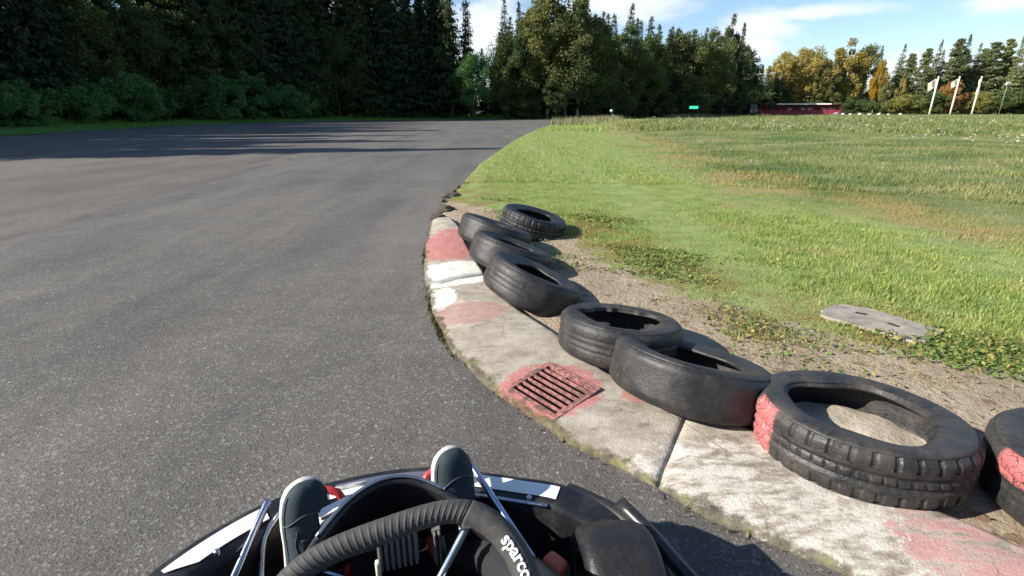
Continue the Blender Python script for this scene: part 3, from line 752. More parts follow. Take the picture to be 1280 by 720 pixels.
# nose cone
nose = [(-.60,.66),(-.565,.79),(-.515,.91),(-.457,.985),(-.37,1.06),(-.27,1.115),(-.15,1.14),(0,1.145),(.13,1.122),(.233,1.072),(.33,1.020),(.415,.970),(.50,.885),(.55,.79),(.585,.66)]
NC = smooth_curve([(x, y, 0) for x, y in nose], 90)
def nose_frame(i):
    t = (NC[min(i+1, 89)]-NC[max(i-1, 0)]).normalized(); return NC[i], Vector((t.y, -t.x, 0))   # inward normal
PROF = [(.015,.045),(-.03,.07),(-.045,.11),(-.035,.16),(-.012,.200),(-.002,.214),(.006,.219),(.016,.221),(.062,.212),(.072,.207),(.078,.196),(.080,.175),(.082,.10),(.080,.06)]
vs = []; fs = []
for i in range(8, 82):
    p, nn = nose_frame(i)
    edge = min(1, min(i-8, 81-i)/10)
    for (d, z) in PROF: vs.append(tuple(p+nn*(d if d > 0 else d*(.3+.7*edge))+Vector((0,0,z*(.86+.14*edge)))))
m = len(PROF)
fs = [(i*m+k, i*m+k+1, (i+1)*m+k+1, (i+1)*m+k) for i in range(73) for k in range(m-1)]
mesh_obj('nose_cone', vs, fs, M['bodywork'], kart)
def strip(name, i0, i1, d0, d1, mat, lift=.003, z=None, taper=(0, 0)):
    vs = []
    for i in range(i0, i1+1):
        p, nn = nose_frame(i); f = (i-i0)/(i1-i0)
        a = d0; b = d1
        if taper[0] and f < taper[0]: b = d0+(d1-d0)*(.25+.75*f/taper[0])
        if taper[1] and f > 1-taper[1]: b = d0+(d1-d0)*(.25+.75*(1-f)/taper[1])
        for k in range(4):
            d = a+(b-a)*k/3; zz = .221-(.009*(d-.016)/.046 if d > .016 else 0)
            vs.append(tuple(p+nn*d+Vector((0,0,zz+lift))))
    w_ = i1-i0+1
    o = mesh_obj(name, vs, [(i*4+k, i*4+k+1, (i+1)*4+k+1, (i+1)*4+k) for i in range(w_-1) for k in range(3)], mat, kart)
    return o
def idx_at(x): return min(range(90), key=lambda i: abs(NC[i].x-x))
strip('white_panel', idx_at(-.465), idx_at(-.285), .022, .060, M['white_panel'], taper=(.25, 0))
strip('white_panel', idx_at(-.255), idx_at(-.05), .030, .062, M['white_panel'])
strip('grey_stripe', idx_at(-.12), idx_at(.12), .024, .045, M['greyblue'])
strip('white_panel', idx_at(.225), idx_at(.42), .020, .056, M['white_panel'])
bm = bmesh.new(); add_tube(bm, [nose_frame(i)[0]+nose_frame(i)[1]*.076+Vector((0,0,.207)) for i in range(idx_at(.24), idx_at(.41))], .0055, 8); bm_obj('trim_line', bm, M['steel'], kart, True)
# block at the outer end of the right panel and bumper ends
for sx in (-1, 1):
    bm = bmesh.new()
    add_tube(bm, smooth_curve([(sx*.43,.965,.195),(sx*.48,.915,.19),(sx*.525,.855,.185),(sx*.545,.78,.17),(sx*.56,.70,.15)], 16), [.021]*14+[.018,.012], 12)
    bm_obj('bumper_end', bm, M['black'], kart, True)
    bm = bmesh.new()
    add_tube(bm, smooth_curve([(sx*.525,.87,.215),(sx*.548,.80,.205),(sx*.572,.66,.195),(sx*.60,.50,.19),(sx*.62,.1,.19),(sx*.62,-.40,.19),(sx*.56,-.5,.18)], 40), .017, 12)
    bm_obj('side_rail', bm, M['bodywork'], kart, True)
    bm = bmesh.new(); add_tube(bm, [(sx*.535,.66,.15),(sx*.545,.40,.12),(sx*.56,-.3,.12)], .008, 8); bm_obj('side_tube', bm, M['steel'], kart, True)
    bm = bmesh.new(); add_box(bm, (sx*.46,-.02,.12), (.20,.72,.15), None, .04); bm_obj('side_pod', bm, M['bodywork'], kart, True)
# front underside and floor
bm = bmesh.new(); add_box(bm, (0,.95,.045), (.78,.22,.012), None, .004); add_box(bm, (0,.38,.045), (.56,1.0,.010), None, .004); bm_obj('floor_tray', bm, M['black'], kart)
for sx in (-1, 1):
    bm = bmesh.new(); add_tube(bm, smooth_curve([(sx*.17,1.0,.065),(sx*.24,.80,.065),(sx*.30,.5,.065),(sx*.33,0,.065),(sx*.30,-.5,.065)], 24), .014, 10); bm_obj('frame_tube', bm, M['black'], kart, True)
bm = bmesh.new(); add_tube(bm, [(-.40,.73,.09),(0,.73,.085),(.40,.73,.09)], .013, 10); bm_obj('front_axle', bm, M['black'], kart, True)
# bluish chrome struts from nose to frame
def tube_part(name, pts, r, mat):
    bm = bmesh.new(); add_tube(bm, pts, r, 10); return bm_obj(name, bm, mat, kart, True)
a, b = kl(334,628,.245), kl(292,722,.17); tube_part('strut', [a+(a-b)*.03, a, b, b+(b-a)*.8], .0085, M['chrome'])
a, b, c = kl(352,640,.225), kl(331,672,.19), kl(327,722,.12); tube_part('strut', smooth_curve([a+Vector((.02,.04,0)), a, b, c, c+Vector((0,-.08,-.02))], 14), .0075, M['steel'])
a, b = kl(592,586,.255), kl(653,678,.175); tube_part('strut', [a+(a-b)*.05, a, b, b+(b-a)*.8], .0085, M['chrome'])
a, b, c = kl(585,588,.23), kl(597,606,.20), kl(600,625,.15); tube_part('strut', smooth_curve([a, b, c, c+(c-b)], 12), .006, M['chrome'])
# pedals
for sx, mt in ((-1, M['red']), (1, M['red'])):
    x0 = -.165 if sx < 0 else .145
    tube_part('pedal', smooth_curve([(x0-.055*sx, .98, .07), (x0-.062*sx, 1.02, .17), (x0-.058*sx, 1.035, .255), (x0-.015*sx, 1.05, .27), (x0+.05*sx, 1.05, .27)], 16), .009, mt)
# front panel behind the steering wheel
def panel_pt(s, t):
    """s -1..1 across, t 0 bottom..1 top edge"""
    hw = .205-.02*t; x = s*hw
    zt = .394-.070*abs(s)**2.0; z = .10+(zt-.10)*t
    y = (1.02-.148*t)-(.115+.02*t)*abs(s)**2.0
    return Vector((x+.005, y, z))
def panel(name, mat, off, t0, t1, s0=-1, s1=1, ns=36, nt=10, parent=kart):
    vs = []
    for i in range(ns+1):
        for j in range(nt+1):
            s = s0+(s1-s0)*i/ns; t = t0+(t1-t0)*j/nt; p = panel_pt(s, t)
            nn = (panel_pt(min(1, s+.02), t)-panel_pt(max(-1, s-.02), t)).cross(panel_pt(s, t+.01)-panel_pt(s, t-.01)).normalized()  # towards driver
            vs.append(tuple(p+nn*off))
    return vs, [(i*(nt+1)+j, i*(nt+1)+j+1, (i+1)*(nt+1)+j+1, (i+1)*(nt+1)+j) for i in range(ns) for j in range(nt)]
v1, f1 = panel('', None, .0, 0, 1); v2, f2 = panel('', None, -.014, 0, 1)
mesh_obj('front_panel', v1+v2, f1+[tuple(k+len(v1) for k in f[::-1]) for f in f2], M['black'], kart)
rim = [panel_pt(-1+2*i/40, 1.0)+Vector((0,.006,0)) for i in range(41)]
bm = bmesh.new(); add_tube(bm, rim, .009, 12); bm_obj('panel_rim', bm, M['bodywork'], kart, True)
rim2 = [panel_pt(-.75+1.3*i/40, 1.0)+Vector((0,.004,.0125)) for i in range(41)]
bm = bmesh.new(); add_tube(bm, rim2, .0035, 8); bm_obj('panel_edge', bm, M['steel'], kart, True)
# pale lug and bright bar left of the panel, seen past the steering wheel
a, b = kl(402,648,.33), kl(446,622,.36); tube_part('bracket_bar', [a, b], .005, M['steel'])
a, b, c = kl(397,638,.30), kl(438,618,.31), kl(400,655,.29)
mesh_obj('bracket_plate', [a, b, c, a-Vector((0,0,.006)), b-Vector((0,0,.006)), c-Vector((0,0,.006))], [(0,1,2),(5,4,3),(0,3,4,1),(1,4,5,2),(2,5,3,0)], M['white_panel'], kart, False)

# front and rear wheels
def kwheel(name, c, yaw, r, w, toe=0):
    root = None
    Mx = Matrix.Translation(c) @ Matrix.Rotation(yaw, 4, 'Z') @ Matrix.Rotation(PI/2, 4, 'Y')
    h = w/2
    pr = [(r*.55,.80*h),(r*.62,.95*h),(r*.75,1.05*h),(r*.85,1.03*h),(r*.91,.95*h),(r*.95,.82*h),(r*.975,.64*h),(r*.99,.42*h),(r*.998,.2*h),(r,0)]
    pr += [(a, -b) for a, b in pr[-2::-1]]
    bm = bmesh.new(); add_lathe(bm, pr, 56, Mx)
    nd, col, ro = mat_rubber('slick_'+name, .18, .12, .012)
    t = bm_obj(name, bm, nd.fin(col, ro, 0, .4), kart, True)
    bm = bmesh.new(); add_lathe(bm, [(r*.57,.86*h),(r*.55,.82*h),(r*.50,.60*h),(r*.28,.45*h),(r*.26,.30*h),(.02,.25*h),(.001,.25*h)], 40, Mx)
    add_lathe(bm, [(r*.57,-.86*h),(r*.55,-.82*h),(r*.50,-.6*h),(r*.28,-.45*h),(.02,-.3*h),(.001,-.3*h)], 40, Mx)
    bm_obj('rim', bm, simple('dark_alloy', (.10,.10,.105), .35, 1, .2), t, True)
    for q in (-1, 1):
        bm = bmesh.new(); add_lathe(bm, [(r*.60+.004*math.cos(k*PI/4), q*.93*h+.004*math.sin(k*PI/4)) for k in range(8)], 48, Mx, closed=True); bm_obj('bead_ring', bm, simple('grey_bead', (.06,.06,.06), .4), t, True)
    return t
kwheel('front_wheel', (.442,.715,.138), -.20, .138, .150)
kwheel('front_wheel', (-.447,.705,.132), -.16, .132, .135)
kwheel('rear_wheel', (.50,-.36,.14), 0, .14, .21); kwheel('rear_wheel', (-.50,-.36,.14), 0, .14, .21)
bm = bmesh.new(); add_tube(bm, [(-.5,-.36,.14),(.5,-.36,.14)], .02, 12); bm_obj('rear_axle', bm, M['steel'], kart, True)
a = kl(694,706,.20); bm = bmesh.new(); add_box(bm, a, (.036,.05,.03), Matrix.Rotation(.5, 3, 'Z'), .011); bm_obj('orange_cap', bm, M['orange_plastic'], kart, True)
tube_part('tie_rod', [(.05,.66,.12),(.38,.70,.12)], .007, M['steel']); tube_part('tie_rod', [(-.05,.66,.12),(-.38,.70,.12)], .007, M['steel'])
# seat
vs = []
for i in range(17):
    a = PI*i/16
    for (y, z, w_) in ((.12,.10,.17),(-.10,.07,.19),(-.26,.13,.20),(-.36,.34,.20),(-.42,.56,.15)):
        vs.append((-w_*math.cos(a), y-.05*(1-math.sin(a))*0, z+.13*(1-math.sin(a)) if z < .3 else z+.02*(1-math.sin(a))))
        if z >= .13: vs[-1] = (vs[-1][0], y+.14*(1-math.sin(a)), vs[-1][2])
o = mesh_obj('seat', vs, [(i*5+k, i*5+k+1, (i+1)*5+k+1, (i+1)*5+k) for i in range(16) for k in range(4)], M['black'], kart)
md = o.modifiers.new('thick', 'SOLIDIFY'); md.thickness = .008; md.offset = 1
bm = bmesh.new(); add_box(bm, (.33,-.30,.22), (.20,.28,.26), None, .03); bm_obj('engine', bm, simple('engine_alloy', (.20,.20,.20), .45, .8, .25), kart, True)

# ---- steering wheel
WC = Vector((-.009,.488,.440)); D5 = math.radians(8); ang = math.radians(41); roll = math.radians(2)
E1 = Vector((math.cos(D5),0,math.sin(D5))); E2 = Vector((0,math.cos(ang),math.sin(ang))); NN = E1.cross(E2).normalized()
E1, E2 = (E1*math.cos(roll)+E2*math.sin(roll)), (E2*math.cos(roll)-E1*math.sin(roll))
RW, rw = .187, .0178
def wp(a, r=RW, up=0): return WC+E1*(r*math.cos(a))+E2*(r*math.sin(a)*(1-.21*math.sin(a)**4))+NN*up
def rim_arc(bm, a0, a1, n, mod, flat=False):
    rings = []
    for i in range(n+1):
        a = a0+(a1-a0)*i/n; c = wp(a); rad = (c-WC).normalized(); ring = []
        for k in range(16):
            b = 2*PI*k/16; rr = mod(a, b)
            ring.append(bm.verts.new(c+rad*(rr*math.cos(b))+NN*(rr*math.sin(b))))
        rings.append(ring)
    for i in range(n):
        for k in range(16): bm.faces.new((rings[i][k], rings[i][(k+1)%16], rings[i+1][(k+1)%16], rings[i+1][k]))
    bm.faces.new(rings[0][::-1]); bm.faces.new(rings[-1])
sw = bpy.data.objects.new('steering_wheel', None); link(sw, kart)
D = math.radians
bm = bmesh.new(); rim_arc(bm, D(50), D(138), 360, lambda a, b: rw*(1.0+(.055*max(0, math.cos(a*118))**2*(1 if math.cos(b) < .45 else .25)) )); bm_obj('ribbed_grip', bm, M['grip'], sw, True)
bm = bmesh.new(); rim_arc(bm, D(-48), D(49.3), 60, lambda a, b: rw*1.06); bm_obj('side_grip', bm, M['suede'], sw, True)
bm = bmesh.new(); rim_arc(bm, D(138.8), D(228), 60, lambda a, b: rw*1.06); bm_obj('side_grip', bm, M['suede'], sw, True)
bm = bmesh.new(); rim_arc(bm, D(228.8), D(311), 40, lambda a, b: rw); bm_obj('lower_rim', bm, M['grip'], sw, True)
hub = WC-NN*.045
for a in (46, 178, 302):
    a = D(a); e = wp(a, RW-.012); 
    bm = bmesh.new(); add_tube(bm, smooth_curve([e, wp(a, RW-.03, -.012), wp(a, RW*.45, -.040), hub+(e-WC)*.12], 14), .0058, 10); bm_obj('spoke', bm, M['chrome'], sw, True)
e = wp(D(46), RW-.018, .001); bm = bmesh.new(); add_box(bm, e, (.024,.010,.005), None, .002); bm_obj('spoke_lug', bm, M['steel'], sw, True)
Mh = Matrix.Translation(hub) @ NN.to_track_quat('Z', 'Y').to_matrix().to_4x4()
bm = bmesh.new(); add_lathe(bm, [(.001,.012),(.036,.012),(.042,.006),(.042,-.006),(.03,-.012),(.001,-.012)], 32, Mh); bm_obj('hub', bm, M['suede'], sw, True)
a = hub+E1*.068+E2*.030+NN*.010
bm = bmesh.new(); add_box(bm, a, (.045,.022,.010), Matrix((E1, E2, NN)).transposed() @ Matrix.Rotation(.5, 3, 'Z'), .003); bm_obj('red_button_box', bm, M['red'], sw)
a = a+E2*.013-E1*.004+NN*.001
bm = bmesh.new(); add_box(bm, a, (.045,.006,.012), Matrix((E1, E2, NN)).transposed() @ Matrix.Rotation(.5, 3, 'Z'), .002); bm_obj('white_edge', bm, M['white_panel'], sw)
# lettering sewn on the right grip, reading down the rim
tc_ = bpy.data.curves.new('lettering', 'FONT'); tc_.body = 'sparco'; tc_.size = .024; tc_.extrude = .0004; tc_.align_x = 'LEFT'; tc_.align_y = 'CENTER'; tc_.offset = .0006
to = bpy.data.objects.new('lettering_curve', tc_); COL.objects.link(to); bpy.context.view_layer.update()
dg = bpy.context.evaluated_depsgraph_get(); lm = bpy.data.meshes.new_from_object(to.evaluated_get(dg)); bpy.data.objects.remove(to)
a0 = D(27)
for v in lm.vertices:   # wrap the letters round the grip: x runs down the rim, y outward
    x, y, z = v.co; a = a0-x/RW; b = PI/2-(y+.001)/(rw*1.06)+.15
    c = wp(a); rad = (c-WC).normalized(); rr = rw*1.06+.0008+z
    v.co = c+rad*(rr*math.cos(b))+NN*(rr*math.sin(b))
lm.materials.clear(); lm.materials.append(simple('white_print', (.80,.80,.78), .5))
link(bpy.data.objects.new('lettering', lm), sw)
tube_part('steering_column', [hub-NN*.01, hub-NN*.01+Vector((0,.18,-.20)), (.01,.70,.11)], .011, M['black'])
# grey ribbed block, slivers and bright bits seen through the wheel
def ribs(name, px0, px1, py0, py1, z, n, mat, tilt=.5):
    a, b = kl(px0, py0, z), kl(px1, py0, z); c = kl((px0+px1)/2, py1, z-.05)
    wdt = (b-a).length; bm = bmesh.new()
    ce = (a+b)/2; hgt = .075
    add_box(bm, ce+Vector((0,.008,-hgt/2)), (wdt, .018, hgt), Matrix.Rotation(-.1, 3, 'X'), .002)
    for k in range(n):
        x = ce.x-wdt/2+wdt*(k+.5)/n; add_box(bm, Vector((x, ce.y-.006, ce.z-hgt/2)), (wdt/n*.55, .014, hgt*.98), Matrix.Rotation(-.1, 3, 'X'), .002)
    return bm_obj(name, bm, mat, kart)
gm = simple('grey_block', (.16,.155,.14), .55, 0, .2)
ribs('ribbed_block', 470, 521, 664, 692, .36, 7, gm)
ribs('ribbed_block', 540, 551, 664, 700, .30, 2, gm)
bm = bmesh.new(); add_box(bm, (-.02,.60,.20), (.20,.16,.16), None, .03); bm_obj('fuel_tank', bm, plastic('tank', (.02,.022,.026), .4, .2), kart, True)
a = kl(473,712,.30); bm = bmesh.new(); add_box(bm, a, (.010,.012,.04), None, .004); bm_obj('pale_cap', bm, simple('pale_yellow', (.62,.62,.42), .5), kart, True)
a, b = kl(385,706,.30), kl(428,722,.27); tube_part('brake_line', [a, b, b+(b-a)], .005, M['chrome'])

# bolts, cables and clutter
for x in (-.40,-.20,.02,.21,.36):
    bm = bmesh.new(); i = idx_at(x); p, nn = nose_frame(i); add_lathe(bm, [(.001,.226),(.005,.2255),(.0065,.223),(.0065,.215)], 12, Matrix.Translation(p+nn*.066+Vector((0,0,-.006)))); bm_obj('bolt', bm, M['steel'], kart, True)
tube_part('cable', smooth_curve([(.13,1.0,.10),(.20,.86,.075),(.17,.70,.10),(.22,.52,.08),(.30,.2,.08)], 24), .0042, M['black'])
tube_part('cable', smooth_curve([(-.14,1.0,.12),(-.10,.86,.09),(-.16,.72,.085),(-.12,.58,.12),(-.24,.2,.08)], 24), .0042, simple('grey_cable', (.10,.10,.11), .5))
tube_part('cable', smooth_curve([(.03,.72,.20),(.09,.66,.23),(.10,.58,.19),(.02,.52,.22)], 24), .0035, simple('blue_cable', (.03,.07,.16), .5))
tube_part('cross_brace', [(-.29,.79,.10),(-.05,.90,.10),(.29,.79,.10)], .008, M['chrome'])
for sx in (-1, 1):
    bm = bmesh.new(); add_box(bm, (sx*.335,.715,.135), (.05,.07,.055), None, .012); add_box(bm, (sx*.33,.745,.175), (.03,.035,.03), None, .008); bm_obj('stub_axle', bm, simple('worn_alloy', (.16,.16,.16), .5, .8, .3), kart, True)

# ---------------------------------------------------------------- driver
def skin(name, joints, edges, mat, parent, sub=2, root=0):
    me = bpy.data.meshes.new(name); me.from_pydata([j[:3] for j in joints], edges, []); o = bpy.data.objects.new(name, me); COL.objects.link(o)
    md = o.modifiers.new('skin', 'SKIN'); md.use_smooth_shade = True
    for i, j in enumerate(joints):
        sv = me.skin_vertices[0].data[i]; r = j[3]; sv.radius = r if isinstance(r, tuple) else (r, r); sv.use_root = (i == root)
    s = o.modifiers.new('sub', 'SUBSURF'); s.levels = sub; s.render_levels = sub
    bpy.context.view_layer.update(); dg = bpy.context.evaluated_depsgraph_get()
    m2 = bpy.data.meshes.new_from_object(o.evaluated_get(dg)); bpy.data.objects.remove(o)
    m2.materials.clear(); m2.materials.append(mat); m2.polygons.foreach_set('use_smooth', [True]*len(m2.polygons))
    return link(bpy.data.objects.new(name, m2), parent)
drv = empty('person', (0,0,0), YAW); tag(drv, 'driver in dark clothing and dark teal shoes with pale soles, feet on the kart pedals', 'person')
hl, hr = wp(D(190), RW, .0), wp(D(-18), RW, .0)
J = [(0,-.20,.22,(.175,.13)),(0,-.24,.36,(.165,.125)),(0,-.28,.54,(.185,.135)),(0,-.30,.70,(.175,.115)),(0,-.29,.80,.080),(0,-.27,.87,.072)]
Ed = [(0,1),(1,2),(2,3),(3,4),(4,5)]
for sx, hd, fx in ((-1, hl, -.185), (1, hr, .150)):
    b = len(J)
    J += [(sx*.10,-.14,.20,.105),(sx*.17,.16,.30,.090),(sx*.235,.40,.385,.072),(sx*.225,.60,.315,.062),(sx*.20,.80,.22,.046),(fx,.93,.125,.035)]
    Ed += [(0,b),(b,b+1),(b+1,b+2),(b+2,b+3),(b+3,b+4),(b+4,b+5)]
    c = len(J); el = Vector((sx*.30,.02,.47)); wr = hd+Vector((sx*.035,-.075,-.01))
    J += [(sx*.18,-.29,.72,.078),(sx*.25,-.16,.60,.066),(el.x,el.y,el.z,.055),((el.x+wr.x)/2,(el.y+wr.y)/2,(el.z+wr.z)/2,.047),(wr.x,wr.y,wr.z,.029)]
    Ed += [(3,c),(c,c+1),(c+1,c+2),(c+2,c+3),(c+3,c+4)]
skin('body', J, Ed, simple('dark_racing_clothes', (.012,.013,.016), .85, 0, .3, 12, .3), drv)
glove = simple('black_glove', (.014,.014,.015), .7, 0, .3, 40)
for sx, hd in ((-1, hl), (1, hr)):
    w0 = hd+Vector((sx*.035,-.075,-.01)); pal = hd+Vector((sx*.026,-.02,.012))
    J = [(*w0,.028), (*((w0+pal)/2),(.026)), (*pal,(.030))]; Ed = [(0,1),(1,2)]
    ca = D(190 if sx < 0 else -18)
    for k in range(4):
        a = ca+sx*(-1)*(-.10+.135*k)*-1
        base = wp(a, RW+.022, .022); m1 = wp(a, RW+.004, .030); m2 = wp(a, RW-.018, .016); m3 = wp(a, RW-.020, -.008)
        b = len(J); J += [(*base,.012),(*m1,.0098),(*m2,.0092),(*m3,.0085)]; Ed += [(2,b),(b,b+1),(b+1,b+2),(b+2,b+3)]
    a = ca+sx*.22; b = len(J); J += [(*wp(a, RW+.010, .020),.0125),(*wp(a, RW-.012, .024),.011),(*wp(a-sx*(-.12), RW-.018, .018),.0095)]; Ed += [(2,b),(b,b+1),(b+1,b+2)]
    skin('glove', J, Ed, glove, drv, 1)
hm = simple('helmet_shell', (.02,.02,.022), .2, 0, .1)
bm = bmesh.new(); bmesh.ops.create_uvsphere(bm, u_segments=40, v_segments=28, radius=1)
for v in bm.verts:
    x, y, z = v.co
    k = 1+(.10*max(0, y)*max(0, -z+.1)); v.co = Vector((x*.125, y*.148*k-.235, z*.138+.985))
h_ = bm_obj('helmet', bm, hm, drv, True)
bm = bmesh.new()
for i in range(25):
    a = D(25+130*i/24)
    for z in (.965, 1.0, 1.035):
        bm.verts.new((.128*math.cos(a), .1515*math.sin(a)*(1-.6*(z-1.0)**2/.01*.1)-.235, z))
bm.verts.ensure_lookup_table()
for i in range(24):
    for k in range(2): bm.faces.new([bm.verts[i*3+k], bm.verts[i*3+3+k], bm.verts[i*3+4+k], bm.verts[i*3+1+k]])
bm_obj('visor', bm, simple('dark_visor', (.01,.01,.012), .08), h_, True)
# shoes
def shoe(heel, toe, back, wd, name='shoe'):
    """heel and toe: ends of the sole; back: direction the instep faces"""
    u = (toe-heel); L = u.length; u.normalize(); nrm = (back-u*back.dot(u)).normalized(); s = u.cross(nrm).normalized()
    st = [(0,.55,.62),(.03,.72,.72),(.12,.80,.92),(.28,.80,1.0),(.45,.86,.86),(.60,.97,.66),(.74,1.02,.54),(.86,.96,.46),(.94,.78,.38),(.98,.52,.28),(1.0,.28,.16)]
    hh = .078
    SH = shoe_upper; vs = []; K = 15
    for (t, w_, h) in st:
        for k in range(K):
            a = PI*k/(K-1); cx = math.cos(a); cz = math.sin(a)
            cx = math.copysign(abs(cx)**.8, cx); vs.append(tuple(heel+u*(t*L)+s*(cx*wd/2*w_*.965)+nrm*(.009+hh*h*cz**.8)))
    n_ = len(st); F = [(i*K+k, i*K+k+1, (i+1)*K+k+1, (i+1)*K+k) for i in range(n_-1) for k in range(K-1)]
    F += [tuple(range(K))[::-1], tuple((n_-1)*K+k for k in range(K))]
    up = mesh_obj(name, vs, F, SH, drv); md = up.modifiers.new('s', 'SUBSURF'); md.levels = 2; md.render_levels = 2
    vs = []; prof = [(.93,-.010),(.97,-.007),(.985,.0),(.985,.006),(.975,.010),(.93,.011)]
    out = [(t*L, w_*wd/2) for t, w_, h in st]
    loop = [(t, w_) for t, w_ in out]+[(L+.003, 0)]+[(t, -w_) for t, w_ in out[::-1]]+[(-.004, 0)]
    m_ = len(loop)
    for (k, z) in prof:
        for (t, w_) in loop: vs.append(tuple(heel+u*(L/2+(t-L/2)*(1+(k-1)*.5))+s*(w_*k)+nrm*z))
    F = [(j*m_+i, j*m_+(i+1)%m_, (j+1)*m_+(i+1)%m_, (j+1)*m_+i) for j in range(len(prof)-1) for i in range(m_)]
    F += [tuple(range(m_))[::-1], tuple((len(prof)-1)*m_+i for i in range(m_))]
    so_ = mesh_obj('sole', vs, F, shoe_sole, up)
    # toe cap seam, side seams and pull tab
    def on_top(t, a, lift=.0006):
        i = [k for k in range(len(st)-1) if st[k][0] <= t][-1]; f = (t-st[i][0])/(st[i+1][0]-st[i][0])
        w_ = st[i][1]+(st[i+1][1]-st[i][1])*f; h = st[i][2]+(st[i+1][2]-st[i][2])*f
        cx = math.copysign(abs(math.cos(a))**.8, math.cos(a)); return heel+u*(t*L)+s*(cx*(wd/2*w_*.965+lift))+nrm*(.009+lift+hh*h*max(0, math.sin(a))**.8)
    bm = bmesh.new()
    add_tube(bm, [on_top(.70+.10*math.sin(PI*k/20)**2, D(12+156*k/20)) for k in range(21)], .0016, 6)
    add_tube(bm, [on_top(.18+.5*k/14, D(55+4*math.sin(k))) for k in range(15)], .0013, 6)
    add_tube(bm, [on_top(.18+.5*k/14, D(125-4*math.sin(k))) for k in range(15)], .0013, 6)
    add_tube(bm, [on_top(.20+.72*k/18, D(16)) for k in range(19)], .0012, 6); add_tube(bm, [on_top(.20+.72*k/18, D(164)) for k in range(19)], .0012, 6)
    bm_obj('seams', bm, simple('seam_thread', (.045,.065,.072), .8), up, True)
    # laces
    bm = bmesh.new()
    for t in (.40,.47,.54,.61):
        i = [k for k in range(len(st)-1) if st[k][0] <= t][-1]; f = (t-st[i][0])/(st[i+1][0]-st[i][0])
        w_ = st[i][1]+(st[i+1][1]-st[i][1])*f; h = st[i][2]+(st[i+1][2]-st[i][2])*f; pts = []
        for k in range(7):
            a = D(62+56*k/6); pts.append(heel+u*(t*L)+s*(math.cos(a)*wd/2*w_*.965)+nrm*(.0095+hh*h*math.sin(a)**.8))
        add_tube(bm, pts, .0028, 6)
    bm_obj('laces', bm, simple('dark_lace', (.01,.018,.022), .8), up, True)
    return up
ns_ = N('teal_shoe_fabric'); o_ = ns_.coord(); f_ = ns_.noise(o_, 30, 5, .7); w_ = ns_.noise(o_, 260, 2)
ns_.bump(ns_.math('ADD', w_, f_), .35, .002)
shoe_upper = ns_.fin(ns_.ramp(f_, [(.3, (.009,.019,.024)), (.7, (.024,.042,.050))]), .85)
shoe_sole = simple('pale_sole', (.50,.48,.44), .6, 0, .12, 30)
toeL, toeR = kl(380,598,.355), kl(560,559,.355)
shoe(Vector((-.203,.955,.085)), toeL, Vector((.40,-1,.1)), .099)
shoe(Vector((.150,.965,.085)), toeR, Vector((.30,-1,.1)), .096)

# ---------------------------------------------------------------- trees
def leaf_quads(c, d, w, l, r):
    """rhombus leaves: centres c, long axis d, width w, length l"""
    n = len(c); q = rng.normal(size=(n, 3)); s = np.cross(d, q); s /= np.linalg.norm(s, axis=1)[:, None]+1e-9
    nn = np.cross(s, d)
    V = np.zeros((n, 4, 3)); l = l[:, None]; w = w[:, None]
    V[:, 0] = c-d*l/2; V[:, 1] = c+s*w/2+nn*w*.12; V[:, 2] = c+d*l/2; V[:, 3] = c-s*w/2+nn*w*.12
    return V
def unit(v): return v/(np.linalg.norm(v, axis=-1, keepdims=True)+1e-9)
def crown_mesh(name, V, r, mat):
    return tris_obj(name, V.reshape(-1, 3), mat, {'rnd': np.repeat(np.clip(r, 0, 1), 4)}, per=4)
def spruce_mesh(name, Ht, R, low, seed, nb=330, ls=1.0, shrink=.6):
    g = np.random.default_rng(seed); C = []; D_ = []; Wd_ = []; Ln = []; Rn = []
    for f in np.sort(g.random(nb)**1.15):
        z = low+(Ht*.99-low)*f
        L = (R*(1-f)**.92*(.60+.40*min(1, (f+.05)*7))+.10)*g.uniform(.55, 1.18); a = g.uniform(0, 2*PI); br = g.uniform(0, 1)
        npt = max(3, int(L/.20)); t = (np.arange(npt)+.7)/npt
        droop = -(.34-.42*f)*L*t**1.2+.14*L*t**3
        for sd in (-1, 0, 1):
            sp = (.42*L*(1-t)*.5+.14)*sd
            px = L*t*math.cos(a)-math.sin(a)*sp; py = L*t*math.sin(a)+math.cos(a)*sp
            C.append(np.stack([px, py, z+droop-.10*abs(sd)], 1)+g.normal(0, .09, (npt, 3)))
            D_.append(unit(np.stack([np.full(npt, math.cos(a+sd*.7)), np.full(npt, math.sin(a+sd*.7)), np.full(npt, -.55-.35*abs(sd))], 1)+g.normal(0, .35, (npt, 3))))
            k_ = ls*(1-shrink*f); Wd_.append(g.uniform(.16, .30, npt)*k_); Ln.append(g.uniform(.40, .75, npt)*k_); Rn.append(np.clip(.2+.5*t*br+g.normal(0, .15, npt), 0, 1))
    # the leader
    m = 16; zz = Ht-np.linspace(0, 1.3, m); C.append(np.stack([g.normal(0, .05, m), g.normal(0, .05, m), zz], 1)); D_.append(unit(g.normal(0, .5, (m, 3))+np.array([0, 0, 1.2]))); Wd_.append(np.full(m, .12)); Ln.append(np.full(m, .35)); Rn.append(np.full(m, .6))
    C, D_ = np.concatenate(C), np.concatenate(D_)
    return crown_mesh(name, leaf_quads(C, D_, np.concatenate(Wd_), np.concatenate(Ln), 0), np.concatenate(Rn), M['spruce'])
